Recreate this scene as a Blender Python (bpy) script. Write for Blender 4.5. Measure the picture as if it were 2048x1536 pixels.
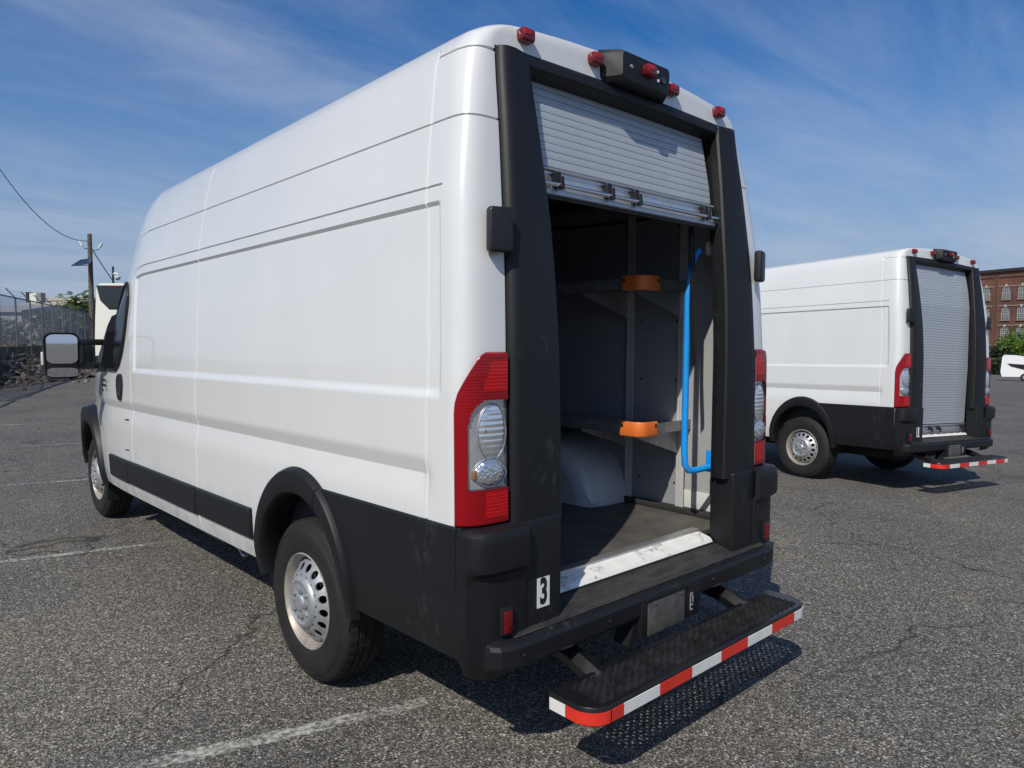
import bpy, bmesh, math, random
import numpy as np
from mathutils import Vector, Matrix, Quaternion

for o in list(bpy.data.objects):
    bpy.data.objects.remove(o, do_unlink=True)
scene = bpy.context.scene
COL = scene.collection
R = math.radians
random.seed(7)

# ------------------------------------------------------------------ camera
CAM = Vector((-2.478, -3.016, 1.573)); YAW, PITCH, ROLL, FPX = 0.7411, -0.062, 0.0048, 1438.5
_fw = Vector((math.sin(YAW)*math.cos(PITCH), math.cos(YAW)*math.cos(PITCH), math.sin(PITCH)))
_rt0 = Vector((math.cos(YAW), -math.sin(YAW), 0)); _up0 = _rt0.cross(_fw)
RT = _rt0*math.cos(ROLL) + _up0*math.sin(ROLL); UP = _up0*math.cos(ROLL) - _rt0*math.sin(ROLL); FW = _fw
cd = bpy.data.cameras.new('camera'); cam = bpy.data.objects.new('camera', cd); COL.objects.link(cam)
cd.sensor_width = 36; cd.lens = FPX/2048*36; cd.clip_start = 0.05; cd.clip_end = 3000
cam.matrix_world = Matrix((( RT.x, UP.x, -FW.x, CAM.x), (RT.y, UP.y, -FW.y, CAM.y), (RT.z, UP.z, -FW.z, CAM.z), (0,0,0,1)))
scene.camera = cam

# ------------------------------------------------------------------ world, sun, exposure
SUN_AZ, SUN_EL = R(-115), R(44)
w = bpy.data.worlds.new('World'); scene.world = w; w.use_nodes = True
nt = w.node_tree; nt.nodes.clear()
def N(t, **k):
    n = nt.nodes.new(t)
    for a, b in k.items(): setattr(n, a, b)
    return n
out = N('ShaderNodeOutputWorld'); bg = N('ShaderNodeBackground'); bg.inputs[1].default_value = 0.1
sky = N('ShaderNodeTexSky'); sky.sky_type = 'NISHITA'; sky.sun_disc = False
sky.sun_elevation = SUN_EL; sky.sun_rotation = SUN_AZ
sky.air_density = 1.0; sky.dust_density = 0.6; sky.ozone_density = 3.0; sky.altitude = 0
hs = N('ShaderNodeHueSaturation'); hs.inputs['Hue'].default_value = 0.508; hs.inputs['Saturation'].default_value = 1.42; hs.inputs['Value'].default_value = 0.92
nt.links.new(sky.outputs[0], hs.inputs['Color'])
tc = N('ShaderNodeTexCoord'); sep = N('ShaderNodeSeparateXYZ'); nt.links.new(tc.outputs['Generated'], sep.inputs[0])
mz = N('ShaderNodeMath', operation='MAXIMUM'); nt.links.new(sep.outputs[2], mz.inputs[0]); mz.inputs[1].default_value = 0.0
ad = N('ShaderNodeMath', operation='ADD'); nt.links.new(mz.outputs[0], ad.inputs[0]); ad.inputs[1].default_value = 0.12
dx = N('ShaderNodeMath', operation='DIVIDE'); dy = N('ShaderNodeMath', operation='DIVIDE')
nt.links.new(sep.outputs[0], dx.inputs[0]); nt.links.new(ad.outputs[0], dx.inputs[1])
nt.links.new(sep.outputs[1], dy.inputs[0]); nt.links.new(ad.outputs[0], dy.inputs[1])
cmb = N('ShaderNodeCombineXYZ'); nt.links.new(dx.outputs[0], cmb.inputs[0]); nt.links.new(dy.outputs[0], cmb.inputs[1])
mp = N('ShaderNodeMapping'); mp.inputs['Rotation'].default_value = (0, 0, R(35)); mp.inputs['Scale'].default_value = (0.55, 1.5, 1)
nt.links.new(cmb.outputs[0], mp.inputs[0])
n1 = N('ShaderNodeTexNoise'); n1.inputs['Scale'].default_value = 1.3; n1.inputs['Detail'].default_value = 9; n1.inputs['Roughness'].default_value = 0.62; n1.inputs['Distortion'].default_value = 0.5
nt.links.new(mp.outputs[0], n1.inputs['Vector'])
n2 = N('ShaderNodeTexNoise'); n2.inputs['Scale'].default_value = 0.45; n2.inputs['Detail'].default_value = 3
nt.links.new(mp.outputs[0], n2.inputs['Vector'])
mm = N('ShaderNodeMath', operation='MULTIPLY'); nt.links.new(n1.outputs[0], mm.inputs[0]); nt.links.new(n2.outputs[0], mm.inputs[1])
mr = N('ShaderNodeMapRange'); mr.interpolation_type = 'SMOOTHSTEP'
mr.inputs[1].default_value = 0.15; mr.inputs[2].default_value = 0.44; mr.inputs[3].default_value = 0.0; mr.inputs[4].default_value = 0.46
nt.links.new(mm.outputs[0], mr.inputs[0])
mx = N('ShaderNodeMixRGB'); mx.inputs[2].default_value = (4.6, 5.1, 6.2, 1)
hz = N('ShaderNodeMapRange'); hz.interpolation_type = 'SMOOTHSTEP'; hz.inputs[1].default_value = -0.02; hz.inputs[2].default_value = 0.42; hz.inputs[3].default_value = 0.92; hz.inputs[4].default_value = 0.0
nt.links.new(sep.outputs[2], hz.inputs[0])
hm = N('ShaderNodeMixRGB'); hm.inputs[2].default_value = (2.55, 3.35, 4.9, 1); nt.links.new(hz.outputs[0], hm.inputs[0]); nt.links.new(hs.outputs[0], hm.inputs[1])
nt.links.new(mr.outputs[0], mx.inputs[0]); nt.links.new(hm.outputs[0], mx.inputs[1])
nt.links.new(mx.outputs[0], bg.inputs[0]); nt.links.new(bg.outputs[0], out.inputs[0])

sl = bpy.data.lights.new('sun', 'SUN'); sl.energy = 3.5; sl.angle = R(0.5); sl.color = (1.0, 0.945, 0.845)
so = bpy.data.objects.new('sun', sl); COL.objects.link(so)
TO_SUN = Vector((math.sin(SUN_AZ)*math.cos(SUN_EL), math.cos(SUN_AZ)*math.cos(SUN_EL), math.sin(SUN_EL)))
so.rotation_mode = 'QUATERNION'; so.rotation_quaternion = TO_SUN.to_track_quat('Z', 'Y'); so.location = TO_SUN*30
vs = scene.view_settings; vs.view_transform = 'Standard'; vs.look = 'None'; vs.gamma = 1; vs.exposure = 0.12; vs.use_curve_mapping = False
scene.render.engine = 'CYCLES'

# ------------------------------------------------------------------ layout helpers
def gz(x, y):
    """height of the lot: flat by the near van, falling gently away to the right"""
    t = x - 3.32
    s = 0.0 if t < -1 else ((t+1)**2/4 if t < 1 else t)
    return max(-0.0355*min(s, 6.68) - 0.027*max(0, s-6.68), -4.2)
def at(px, py, Z):
    return CAM + Z*(FW + (px-1024)/FPX*RT - (py-768)/FPX*UP)
def gpt(px, py):
    a, b = 1.0, 400.0
    for _ in range(60):
        m = (a+b)/2; p = at(px, py, m)
        if p.z > gz(p.x, p.y): a = m
        else: b = m
    return at(px, py, a)
def interp(x, pts):
    if x <= pts[0][0]: return pts[0][1]
    for (a, va), (b, vb) in zip(pts, pts[1:]):
        if x <= b: return va + (vb-va)*(x-a)/(b-a)
    return pts[-1][1]
def sm(a, b, x):
    t = min(1, max(0, (x-a)/(b-a))) if b != a else float(x >= a)
    return t*t*(3-2*t)

# ------------------------------------------------------------------ materials
MATS = {}
class NB:
    def __init__(self, name):
        self.m = bpy.data.materials.new(name); self.m.use_nodes = True
        self.t = self.m.node_tree; self.b = self.t.nodes['Principled BSDF']
    def n(self, t, **k):
        n = self.t.nodes.new(t)
        for a, b in k.items(): setattr(n, a, b)
        return n
    def l(self, a, b): self.t.links.new(a, b)
    def noise(self, scale, detail=4, rough=0.55, coord='Object', dist=0, mapping=None):
        tcn = self.n('ShaderNodeTexCoord'); nn = self.n('ShaderNodeTexNoise')
        nn.inputs['Scale'].default_value = scale; nn.inputs['Detail'].default_value = detail
        nn.inputs['Roughness'].default_value = rough; nn.inputs['Distortion'].default_value = dist
        src = tcn.outputs[coord]
        if mapping:
            mpn = self.n('ShaderNodeMapping'); mpn.inputs['Scale'].default_value = mapping
            self.l(src, mpn.inputs[0]); src = mpn.outputs[0]
        self.l(src, nn.inputs['Vector']); return nn.outputs[0]
    def ramp(self, fac, stops):
        r = self.n('ShaderNodeValToRGB'); e = r.color_ramp.elements
        while len(e) < len(stops): e.new(0.5)
        for el, (p, c) in zip(e, stops):
            el.position = p; el.color = (*c, 1) if len(c) == 3 else c
        self.l(fac, r.inputs[0]); return r.outputs[0]
    def mix(self, fac, a, b, mode='MIX'):
        m = self.n('ShaderNodeMixRGB', blend_type=mode)
        for i, v in ((0, fac), (1, a), (2, b)):
            if hasattr(v, 'links'): self.l(v, m.inputs[i])
            elif i == 0: m.inputs[0].default_value = v
            else: m.inputs[i].default_value = (*v, 1)
        return m.outputs[0]
    def bump(self, h, strength=0.3, dist=0.01):
        b = self.n('ShaderNodeBump'); b.inputs['Strength'].default_value = strength; b.inputs['Distance'].default_value = dist
        self.l(h, b.inputs['Height']); self.l(b.outputs[0], self.b.inputs['Normal'])
    def set(self, **k):
        for a, v in k.items():
            i = self.b.inputs[a.replace('_', ' ')]
            if hasattr(v, 'links'): self.l(v, i)
            elif isinstance(v, tuple): i.default_value = (*v, 1)
            else: i.default_value = v
def simple(name, col, rough=0.5, metal=0.0, var=0.15, vscale=8, coat=0, bump=0, bscale=60, spec=0.5):
    nb = NB(name)
    nz = nb.noise(vscale, 5, 0.6)
    c = nb.ramp(nz, [(0.3, tuple(x*(1-var) for x in col)), (0.7, tuple(min(1, x*(1+var)) for x in col))])
    nb.set(Base_Color=c, Roughness=rough, Metallic=metal, Coat_Weight=coat)
    nb.b.inputs['Specular IOR Level'].default_value = spec
    if bump: nb.bump(nb.noise(bscale, 3), bump, 0.005)
    MATS[name] = nb.m; return nb

nb = NB('white_paint')
dirt = nb.ramp(nb.noise(2.2, 6, 0.65, mapping=(1, 1, 0.5)), [(0.35, (0.700, 0.708, 0.692)), (0.7, (0.730, 0.738, 0.722))])
tcz = nb.n('ShaderNodeTexCoord'); szz = nb.n('ShaderNodeSeparateXYZ'); nb.l(tcz.outputs['Object'], szz.inputs[0])
gr_ = nb.ramp(nb.noise(7, 7, 0.7, mapping=(1, 1, 0.4)), [(0.42, (0, 0, 0)), (0.72, (1, 1, 1))])
lowz = nb.n('ShaderNodeMapRange'); lowz.inputs[1].default_value = 0.46; lowz.inputs[2].default_value = 0.85; lowz.inputs[3].default_value = 0.55; lowz.inputs[4].default_value = 0.03; nb.l(szz.outputs[2], lowz.inputs[0])
gm = nb.n('ShaderNodeMath', operation='MULTIPLY'); nb.l(gr_, gm.inputs[0]); nb.l(lowz.outputs[0], gm.inputs[1])
dirt = nb.mix(gm.outputs[0], dirt, (0.36, 0.33, 0.28))
nb.set(Base_Color=dirt, Roughness=0.30, Coat_Weight=1.0); nb.b.inputs['Coat Roughness'].default_value = 0.06
nb.bump(nb.noise(3.0, 2), 0.06, 0.01); MATS['white_paint'] = nb.m

nb = NB('black_plastic')
sc = nb.ramp(nb.noise(4.5, 8, 0.75), [(0.56, (0, 0, 0)), (0.70, (1, 1, 1))])
sc2 = nb.ramp(nb.noise(40, 4, 0.7, mapping=(1, 1, 0.35)), [(0.48, (0, 0, 0)), (0.70, (1, 1, 1))])
scm = nb.mix(1.0, sc, sc2, 'MULTIPLY')
nb.set(Base_Color=nb.mix(scm, (0.0085, 0.009, 0.0105), (0.055, 0.057, 0.058)), Roughness=0.5); nb.b.inputs['Specular IOR Level'].default_value = 0.38
nb.bump(nb.noise(420, 2), 0.18, 0.002); MATS['black_plastic'] = nb.m

nb = NB('bumper_top')
nb.set(Base_Color=nb.ramp(nb.noise(26, 6, 0.7, mapping=(0.25, 1, 1)), [(0.35, (0.018, 0.018, 0.018)), (0.75, (0.065, 0.06, 0.052))]), Roughness=0.62)
wv = nb.n('ShaderNodeTexWave'); wv.bands_direction = 'Y'; wv.inputs['Scale'].default_value = 22
tcn = nb.n('ShaderNodeTexCoord'); nb.l(tcn.outputs['Object'], wv.inputs['Vector']); nb.bump(wv.outputs[1], 0.6, 0.004); MATS['bumper_top'] = nb.m

simple('dark_trim', (0.010, 0.0105, 0.012), 0.45, var=0.2, vscale=5, bump=0.1, bscale=300)
simple('rubber_tyre', (0.010, 0.0093, 0.009), 0.78, var=0.35, vscale=14, bump=0.25, bscale=90)
simple('sidewall_rubber', (0.0105, 0.0095, 0.009), 0.75, var=0.3, vscale=9, bump=0.15, bscale=60)
simple('steel_wheel', (0.40, 0.41, 0.42), 0.46, metal=0.55, var=0.12, vscale=20)
simple('rim_steel', (0.44, 0.40, 0.35), 0.5, metal=0.45, var=0.25, vscale=18)
simple('chrome', (0.75, 0.75, 0.76), 0.15, metal=1.0, var=0.05)
simple('under_black', (0.010, 0.010, 0.010), 0.8, var=0.3)
simple('underbody_grey', (0.10, 0.10, 0.098), 0.7, var=0.4, vscale=12)
def wave_bump(nb, dirs, scale, st, dist=0.002):
    tcn = nb.n('ShaderNodeTexCoord'); outs = []
    for d_ in dirs:
        wv = nb.n('ShaderNodeTexWave'); wv.bands_direction = d_; wv.inputs['Scale'].default_value = scale; nb.l(tcn.outputs['Object'], wv.inputs['Vector']); outs.append(wv.outputs[1])
    h = outs[0]
    if len(outs) > 1: h = nb.mix(0.5, outs[0], outs[1])
    nb.bump(h, st, dist)
nb = simple('red_lens', (0.25, 0.0015, 0.006), 0.16, var=0.03, vscale=20, coat=0.3, spec=0.35); nb.b.inputs['Coat Roughness'].default_value = 0.03; wave_bump(nb, 'Z', 30, 0.10)
nb = simple('bright_red_lens', (0.48, 0.003, 0.006), 0.15, var=0.06, vscale=20, coat=0.3, spec=0.35); wave_bump(nb, 'ZX', 26, 0.55)
nb = simple('bowl_clear', (0.80, 0.82, 0.84), 0.10, metal=0.8, var=0.05, coat=1.0); wave_bump(nb, 'Z', 16, 0.25, 0.004)
nb = simple('chamber', (0.66, 0.68, 0.70), 0.16, metal=0.75, var=0.2, vscale=14, coat=1.0)
simple('lamp_red', (0.15, 0.003, 0.006), 0.25, var=0.4, vscale=60, coat=0.25)
nb = simple('reflector', (0.74, 0.76, 0.78), 0.14, metal=0.85, var=0.1, vscale=40)
vv = nb.n('ShaderNodeTexVoronoi'); vv.inputs['Scale'].default_value = 95; tcn = nb.n('ShaderNodeTexCoord'); nb.l(tcn.outputs['Object'], vv.inputs['Vector']); nb.bump(vv.outputs['Distance'], 0.55, 0.006)
simple('bulb_amber', (0.30, 0.16, 0.08), 0.2, var=0.1, coat=1)
simple('slat_alu', (0.42, 0.455, 0.49), 0.45, metal=0.25, var=0.05, vscale=5)
simple('alu', (0.60, 0.60, 0.59), 0.38, metal=0.8, var=0.08, vscale=10)
simple('upright_alu', (0.62, 0.62, 0.61), 0.45, metal=0.3, var=0.08)
simple('galvanised', (0.42, 0.43, 0.44), 0.45, metal=0.8, var=0.25, vscale=16)
simple('wall_panel', (0.25, 0.26, 0.285), 0.6, var=0.06, vscale=4)
simple('jamb_panel', (0.36, 0.36, 0.37), 0.55, var=0.06, vscale=6)
simple('wheelhouse_paint', (0.52, 0.55, 0.58), 0.4, var=0.08, vscale=5, coat=0.3)
simple('cargo_dark', (0.020, 0.020, 0.022), 0.7, var=0.2)
nb = simple('floor_rubber', (0.085, 0.080, 0.072), 0.62, var=0.3, vscale=7, bump=0.12, bscale=120)
nb = NB('sill_paint')
sc = nb.ramp(nb.noise(9, 8, 0.75), [(0.55, (0, 0, 0)), (0.66, (1, 1, 1))])
nb.set(Base_Color=nb.mix(sc, (0.76, 0.75, 0.71), (0.22, 0.20, 0.17)), Roughness=0.45); MATS['sill_paint'] = nb.m
simple('orange_guard', (0.75, 0.17, 0.03), 0.5, var=0.08)
simple('blue_rail', (0.012, 0.30, 0.82), 0.38, var=0.06, coat=0.4)
nb = NB('tape_white'); ch_ = nb.ramp(nb.noise(55, 6, 0.75), [(0.66, (0, 0, 0)), (0.70, (1, 1, 1))]); fd = nb.ramp(nb.noise(9, 4, 0.6), [(0.3, (0.82, 0.82, 0.80)), (0.7, (1, 1, 1))])
nb.set(Base_Color=nb.mix(ch_, nb.mix(1.0, (0.80, 0.79, 0.76), fd, 'MULTIPLY'), (0.06, 0.055, 0.05)), Roughness=0.4); MATS['tape_white'] = nb.m
nb = NB('tape_red'); ch_ = nb.ramp(nb.noise(55, 6, 0.75), [(0.66, (0, 0, 0)), (0.70, (1, 1, 1))]); fd = nb.ramp(nb.noise(9, 4, 0.6), [(0.3, (0.82, 0.82, 0.80)), (0.7, (1, 1, 1))])
nb.set(Base_Color=nb.mix(ch_, nb.mix(1.0, (0.72, 0.035, 0.02), fd, 'MULTIPLY'), (0.06, 0.055, 0.05)), Roughness=0.4); MATS['tape_red'] = nb.m
simple('sticker_white', (0.78, 0.78, 0.75), 0.5, var=0.04)
simple('ink_black', (0.012, 0.012, 0.012), 0.5, var=0.05)
simple('tread_black', (0.010, 0.010, 0.012), 0.33, var=0.3, vscale=20)
simple('tread_worn', (0.022, 0.022, 0.024), 0.34, var=0.6, vscale=18)
simple('plate_dark', (0.085, 0.083, 0.075), 0.5, var=0.35, vscale=25)
simple('dark_glass', (0.012, 0.014, 0.016), 0.05, var=0.05, coat=1.0)
simple('cab_glass', (0.006, 0.006, 0.007), 0.25, var=0.1, spec=0.25)
simple('cab_interior', (0.015, 0.015, 0.016), 0.7, var=0.1)
nb = simple('mirror_glass', (0.85, 0.87, 0.9), 0.02, metal=1.0, var=0.01)
simple('wood_pole', (0.10, 0.085, 0.07), 0.85, var=0.4, vscale=6, bump=0.3, bscale=20)
simple('fence_steel', (0.16, 0.165, 0.17), 0.55, metal=0.5, var=0.2)
simple('concrete', (0.26, 0.25, 0.235), 0.9, var=0.25, vscale=2.5, bump=0.3, bscale=20)
simple('wall_stained', (0.085, 0.078, 0.068), 0.95, var=0.4, vscale=1.5)
simple('rubble_grey', (0.19, 0.168, 0.14), 0.9, var=0.6, vscale=3)
simple('rubble_brown', (0.12, 0.09, 0.065), 0.95, var=0.5, vscale=2)
simple('dry_brush', (0.16, 0.12, 0.075), 0.9, var=0.4, vscale=3)
simple('bark', (0.09, 0.07, 0.05), 0.9, var=0.35, vscale=6)
simple('roof_beige', (0.46, 0.42, 0.34), 0.8, var=0.12)
simple('wall_far', (0.30, 0.31, 0.32), 0.8, var=0.12, vscale=0.5)
simple('rooftop_white', (0.70, 0.70, 0.68), 0.6, var=0.08)
simple('cable', (0.015, 0.015, 0.017), 0.6, var=0.1)
simple('solar_panel', (0.03, 0.045, 0.08), 0.12, var=0.1, coat=1)
simple('device_white', (0.62, 0.64, 0.63), 0.4, var=0.06)
simple('cornice_dark', (0.030, 0.027, 0.026), 0.8, var=0.3)
simple('stone_trim', (0.32, 0.25, 0.20), 0.85, var=0.2)
simple('window_white', (0.55, 0.54, 0.50), 0.6, var=0.1)
simple('window_glass', (0.10, 0.11, 0.12), 0.12, var=0.35, vscale=0.6)
simple('downpipe', (0.10, 0.055, 0.045), 0.7, var=0.2)
simple('van_white_far', (0.80, 0.80, 0.79), 0.35, var=0.03, coat=0.4)
simple('coach_cream', (0.80, 0.79, 0.72), 0.4, var=0.03, coat=0.3)

nb = NB('brick_wall')
bt = nb.n('ShaderNodeTexBrick'); tcn = nb.n('ShaderNodeTexCoord'); nb.l(tcn.outputs['UV'], bt.inputs['Vector'])
bt.inputs['Scale'].default_value = 1.0; bt.inputs['Brick Width'].default_value = 0.22; bt.inputs['Row Height'].default_value = 0.075; bt.inputs['Mortar Size'].default_value = 0.008
bt.inputs['Color1'].default_value = (0.185, 0.072, 0.042, 1); bt.inputs['Color2'].default_value = (0.130, 0.054, 0.036, 1); bt.inputs['Mortar'].default_value = (0.17, 0.12, 0.10, 1)
st = nb.ramp(nb.noise(0.16, 6, 0.65, mapping=(1, 1, 1.6)), [(0.38, (0.62, 0.60, 0.60)), (0.55, (1, 1, 1)), (0.72, (1.5, 1.15, 0.95))])
nb.set(Base_Color=nb.mix(1.0, bt.outputs[0], st, 'MULTIPLY'), Roughness=0.9); MATS['brick_wall'] = nb.m

def leafmat(name, c0, c1):
    nb = NB(name)
    oi = nb.n('ShaderNodeNewGeometry')
    nb.set(Base_Color=nb.ramp(oi.outputs['Random Per Island'], [(0.0, c0), (1.0, c1)]), Roughness=0.6)
    tr = nb.n('ShaderNodeBsdfTranslucent'); ms = nb.n('ShaderNodeMixShader'); ms.inputs[0].default_value = 0.25
    tr.inputs[0].default_value = (*[x*1.3 for x in c1], 1)
    o = nb.t.nodes['Material Output']
    nb.l(nb.b.outputs[0], ms.inputs[1]); nb.l(tr.outputs[0], ms.inputs[2]); nb.l(ms.outputs[0], o.inputs[0]); MATS[name] = nb.m
leafmat('leaf_green', (0.045, 0.095, 0.02), (0.13, 0.21, 0.045))
leafmat('leaf_bright', (0.045, 0.10, 0.012), (0.14, 0.23, 0.03))
leafmat('leaf_dark', (0.016, 0.028, 0.012), (0.040, 0.058, 0.022))
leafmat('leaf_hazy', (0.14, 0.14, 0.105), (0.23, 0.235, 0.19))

# asphalt
nb = NB('asphalt')
geo = nb.n('ShaderNodeNewGeometry'); pos = geo.outputs['Position']
def vor(scale, feat='F1'):
    v = nb.n('ShaderNodeTexVoronoi', feature=feat); v.inputs['Scale'].default_value = scale; nb.l(pos, v.inputs['Vector']); return v
def nz(scale, d=4, r=0.55, dist=0.0):
    v = nb.n('ShaderNodeTexNoise'); v.inputs['Scale'].default_value = scale; v.inputs['Detail'].default_value = d; v.inputs['Roughness'].default_value = r; v.inputs['Distortion'].default_value = dist
    nb.l(pos, v.inputs['Vector']); return v.outputs[0]
v1 = vor(125); v2 = vor(60)
sx = nb.n('ShaderNodeSeparateColor'); nb.l(v1.outputs['Color'], sx.inputs[0])
sx2 = nb.n('ShaderNodeSeparateColor'); nb.l(v2.outputs['Color'], sx2.inputs[0])
stones = nb.ramp(sx.outputs[0], [(0.0, (0.076, 0.071, 0.064)), (0.5, (0.195, 0.185, 0.167)), (0.82, (0.305, 0.290, 0.262)), (0.94, (0.42, 0.40, 0.365)), (1.0, (0.62, 0.60, 0.55))])
big = nb.ramp(sx2.outputs[1], [(0.0, (0.80, 0.80, 0.80)), (0.85, (1, 1, 1)), (1.0, (1.5, 1.48, 1.42))])
c = nb.mix(1.0, stones, big, 'MULTIPLY')
gap = nb.ramp(v1.outputs['Distance'], [(0.30, (1.08, 1.08, 1.08)), (0.72, (0.28, 0.28, 0.28))])
c = nb.mix(0.8, c, gap, 'MULTIPLY')
patch = nb.ramp(nz(0.55, 6, 0.6), [(0.3, (0.80, 0.80, 0.81)), (0.7, (1.16, 1.14, 1.09))])
c = nb.mix(1.0, c, patch, 'MULTIPLY')
stain = nb.ramp(nz(0.9, 5, 0.6, 0.6), [(0.26, (0.62, 0.62, 0.63)), (0.40, (1, 1, 1))])
c = nb.mix(1.0, c, stain, 'MULTIPLY')
drip = nb.ramp(nz(5.0, 3, 0.5), [(0.70, (1, 1, 1)), (0.78, (0.55, 0.54, 0.54))])
c = nb.mix(1.0, c, drip, 'MULTIPLY')
moss = nb.ramp(nz(1.1, 7, 0.7), [(0.56, (0, 0, 0)), (0.72, (0.5, 0.5, 0.5))])
c = nb.mix(moss, c, nb.mix(1.0, c, (1.15, 1.08, 0.66), 'MULTIPLY'))
# thin wandering cracks
nn = nb.n('ShaderNodeTexNoise'); nn.inputs['Scale'].default_value = 1.6; nn.inputs['Detail'].default_value = 5; nb.l(pos, nn.inputs['Vector'])
va = nb.n('ShaderNodeVectorMath', operation='MULTIPLY_ADD'); nb.l(nn.outputs[1], va.inputs[0]); va.inputs[1].default_value = (0.9, 0.9, 0); nb.l(pos, va.inputs[2])
vc = nb.n('ShaderNodeTexVoronoi', feature='DISTANCE_TO_EDGE'); vc.inputs['Scale'].default_value = 0.42; nb.l(va.outputs[0], vc.inputs['Vector'])
ck = nb.ramp(vc.outputs['Distance'], [(0.0, (1, 1, 1)), (0.0065, (0, 0, 0))])
ckm = nb.ramp(nz(0.8, 3), [(0.44, (0, 0, 0)), (0.56, (0.9, 0.9, 0.9))])
c = nb.mix(nb.mix(1.0, ck, ckm, 'MULTIPLY'), c, (0.022, 0.020, 0.018))
nb.set(Base_Color=c, Roughness=0.88); nb.b.inputs['Specular IOR Level'].default_value = 0.3
hgt = nb.mix(0.5, sx.outputs[0], gap)
nb.bump(hgt, 0.85, 0.007); MATS['asphalt'] = nb.m

nb = NB('worn_paint')
geo = nb.n('ShaderNodeNewGeometry'); pos = geo.outputs['Position']
wr = nb.n('ShaderNodeTexNoise'); wr.inputs['Scale'].default_value = 38; wr.inputs['Detail'].default_value = 6; wr.inputs['Roughness'].default_value = 0.75; nb.l(pos, wr.inputs['Vector'])
wr2 = nb.n('ShaderNodeTexNoise'); wr2.inputs['Scale'].default_value = 3.0; wr2.inputs['Detail'].default_value = 4; nb.l(pos, wr2.inputs['Vector'])
ws = nb.n('ShaderNodeMath', operation='MULTIPLY_ADD'); nb.l(wr2.outputs[0], ws.inputs[0]); ws.inputs[1].default_value = 0.7; nb.l(wr.outputs[0], ws.inputs[2])
# edges of the stripe wear away first: UV v runs across it
uvn = nb.n('ShaderNodeTexCoord'); suv = nb.n('ShaderNodeSeparateXYZ'); nb.l(uvn.outputs['UV'], suv.inputs[0])
ed = nb.ramp(suv.outputs[1], [(0.0, (0.32, 0.32, 0.32)), (0.22, (0, 0, 0)), (0.78, (0, 0, 0)), (1.0, (0.32, 0.32, 0.32))])
wsub = nb.n('ShaderNodeMath', operation='SUBTRACT'); nb.l(ws.outputs[0], wsub.inputs[0]); nb.l(ed, wsub.inputs[1])
cov = nb.ramp(wsub.outputs[0], [(0.74, (0, 0, 0)), (0.98, (0.9, 0.9, 0.9))])
nb.set(Base_Color=nb.ramp(wr.outputs[0], [(0.3, (0.34, 0.33, 0.30)), (0.7, (0.56, 0.55, 0.50))]), Roughness=0.8, Alpha=cov); MATS['worn_paint'] = nb.m

# chain-link: real wire spacing, open between wires
nb = NB('chain_link')
tcn = nb.n('ShaderNodeTexCoord'); su = nb.n('ShaderNodeSeparateXYZ'); nb.l(tcn.outputs['UV'], su.inputs[0])
def diag(op):
    a = nb.n('ShaderNodeMath', operation=op); nb.l(su.outputs[0], a.inputs[0]); nb.l(su.outputs[1], a.inputs[1])
    p = nb.n('ShaderNodeMath', operation='PINGPONG'); nb.l(a.outputs[0], p.inputs[0]); p.inputs[1].default_value = 0.035
    l = nb.n('ShaderNodeMath', operation='LESS_THAN'); nb.l(p.outputs[0], l.inputs[0]); l.inputs[1].default_value = 0.0088
    return l.outputs[0]
mxn = nb.n('ShaderNodeMath', operation='MAXIMUM'); nb.l(diag('ADD'), mxn.inputs[0]); nb.l(diag('SUBTRACT'), mxn.inputs[1])
nb.set(Base_Color=(0.46, 0.48, 0.50), Roughness=0.6, Metallic=0.1, Alpha=mxn.outputs[0]); MATS['chain_link'] = nb.m

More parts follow.
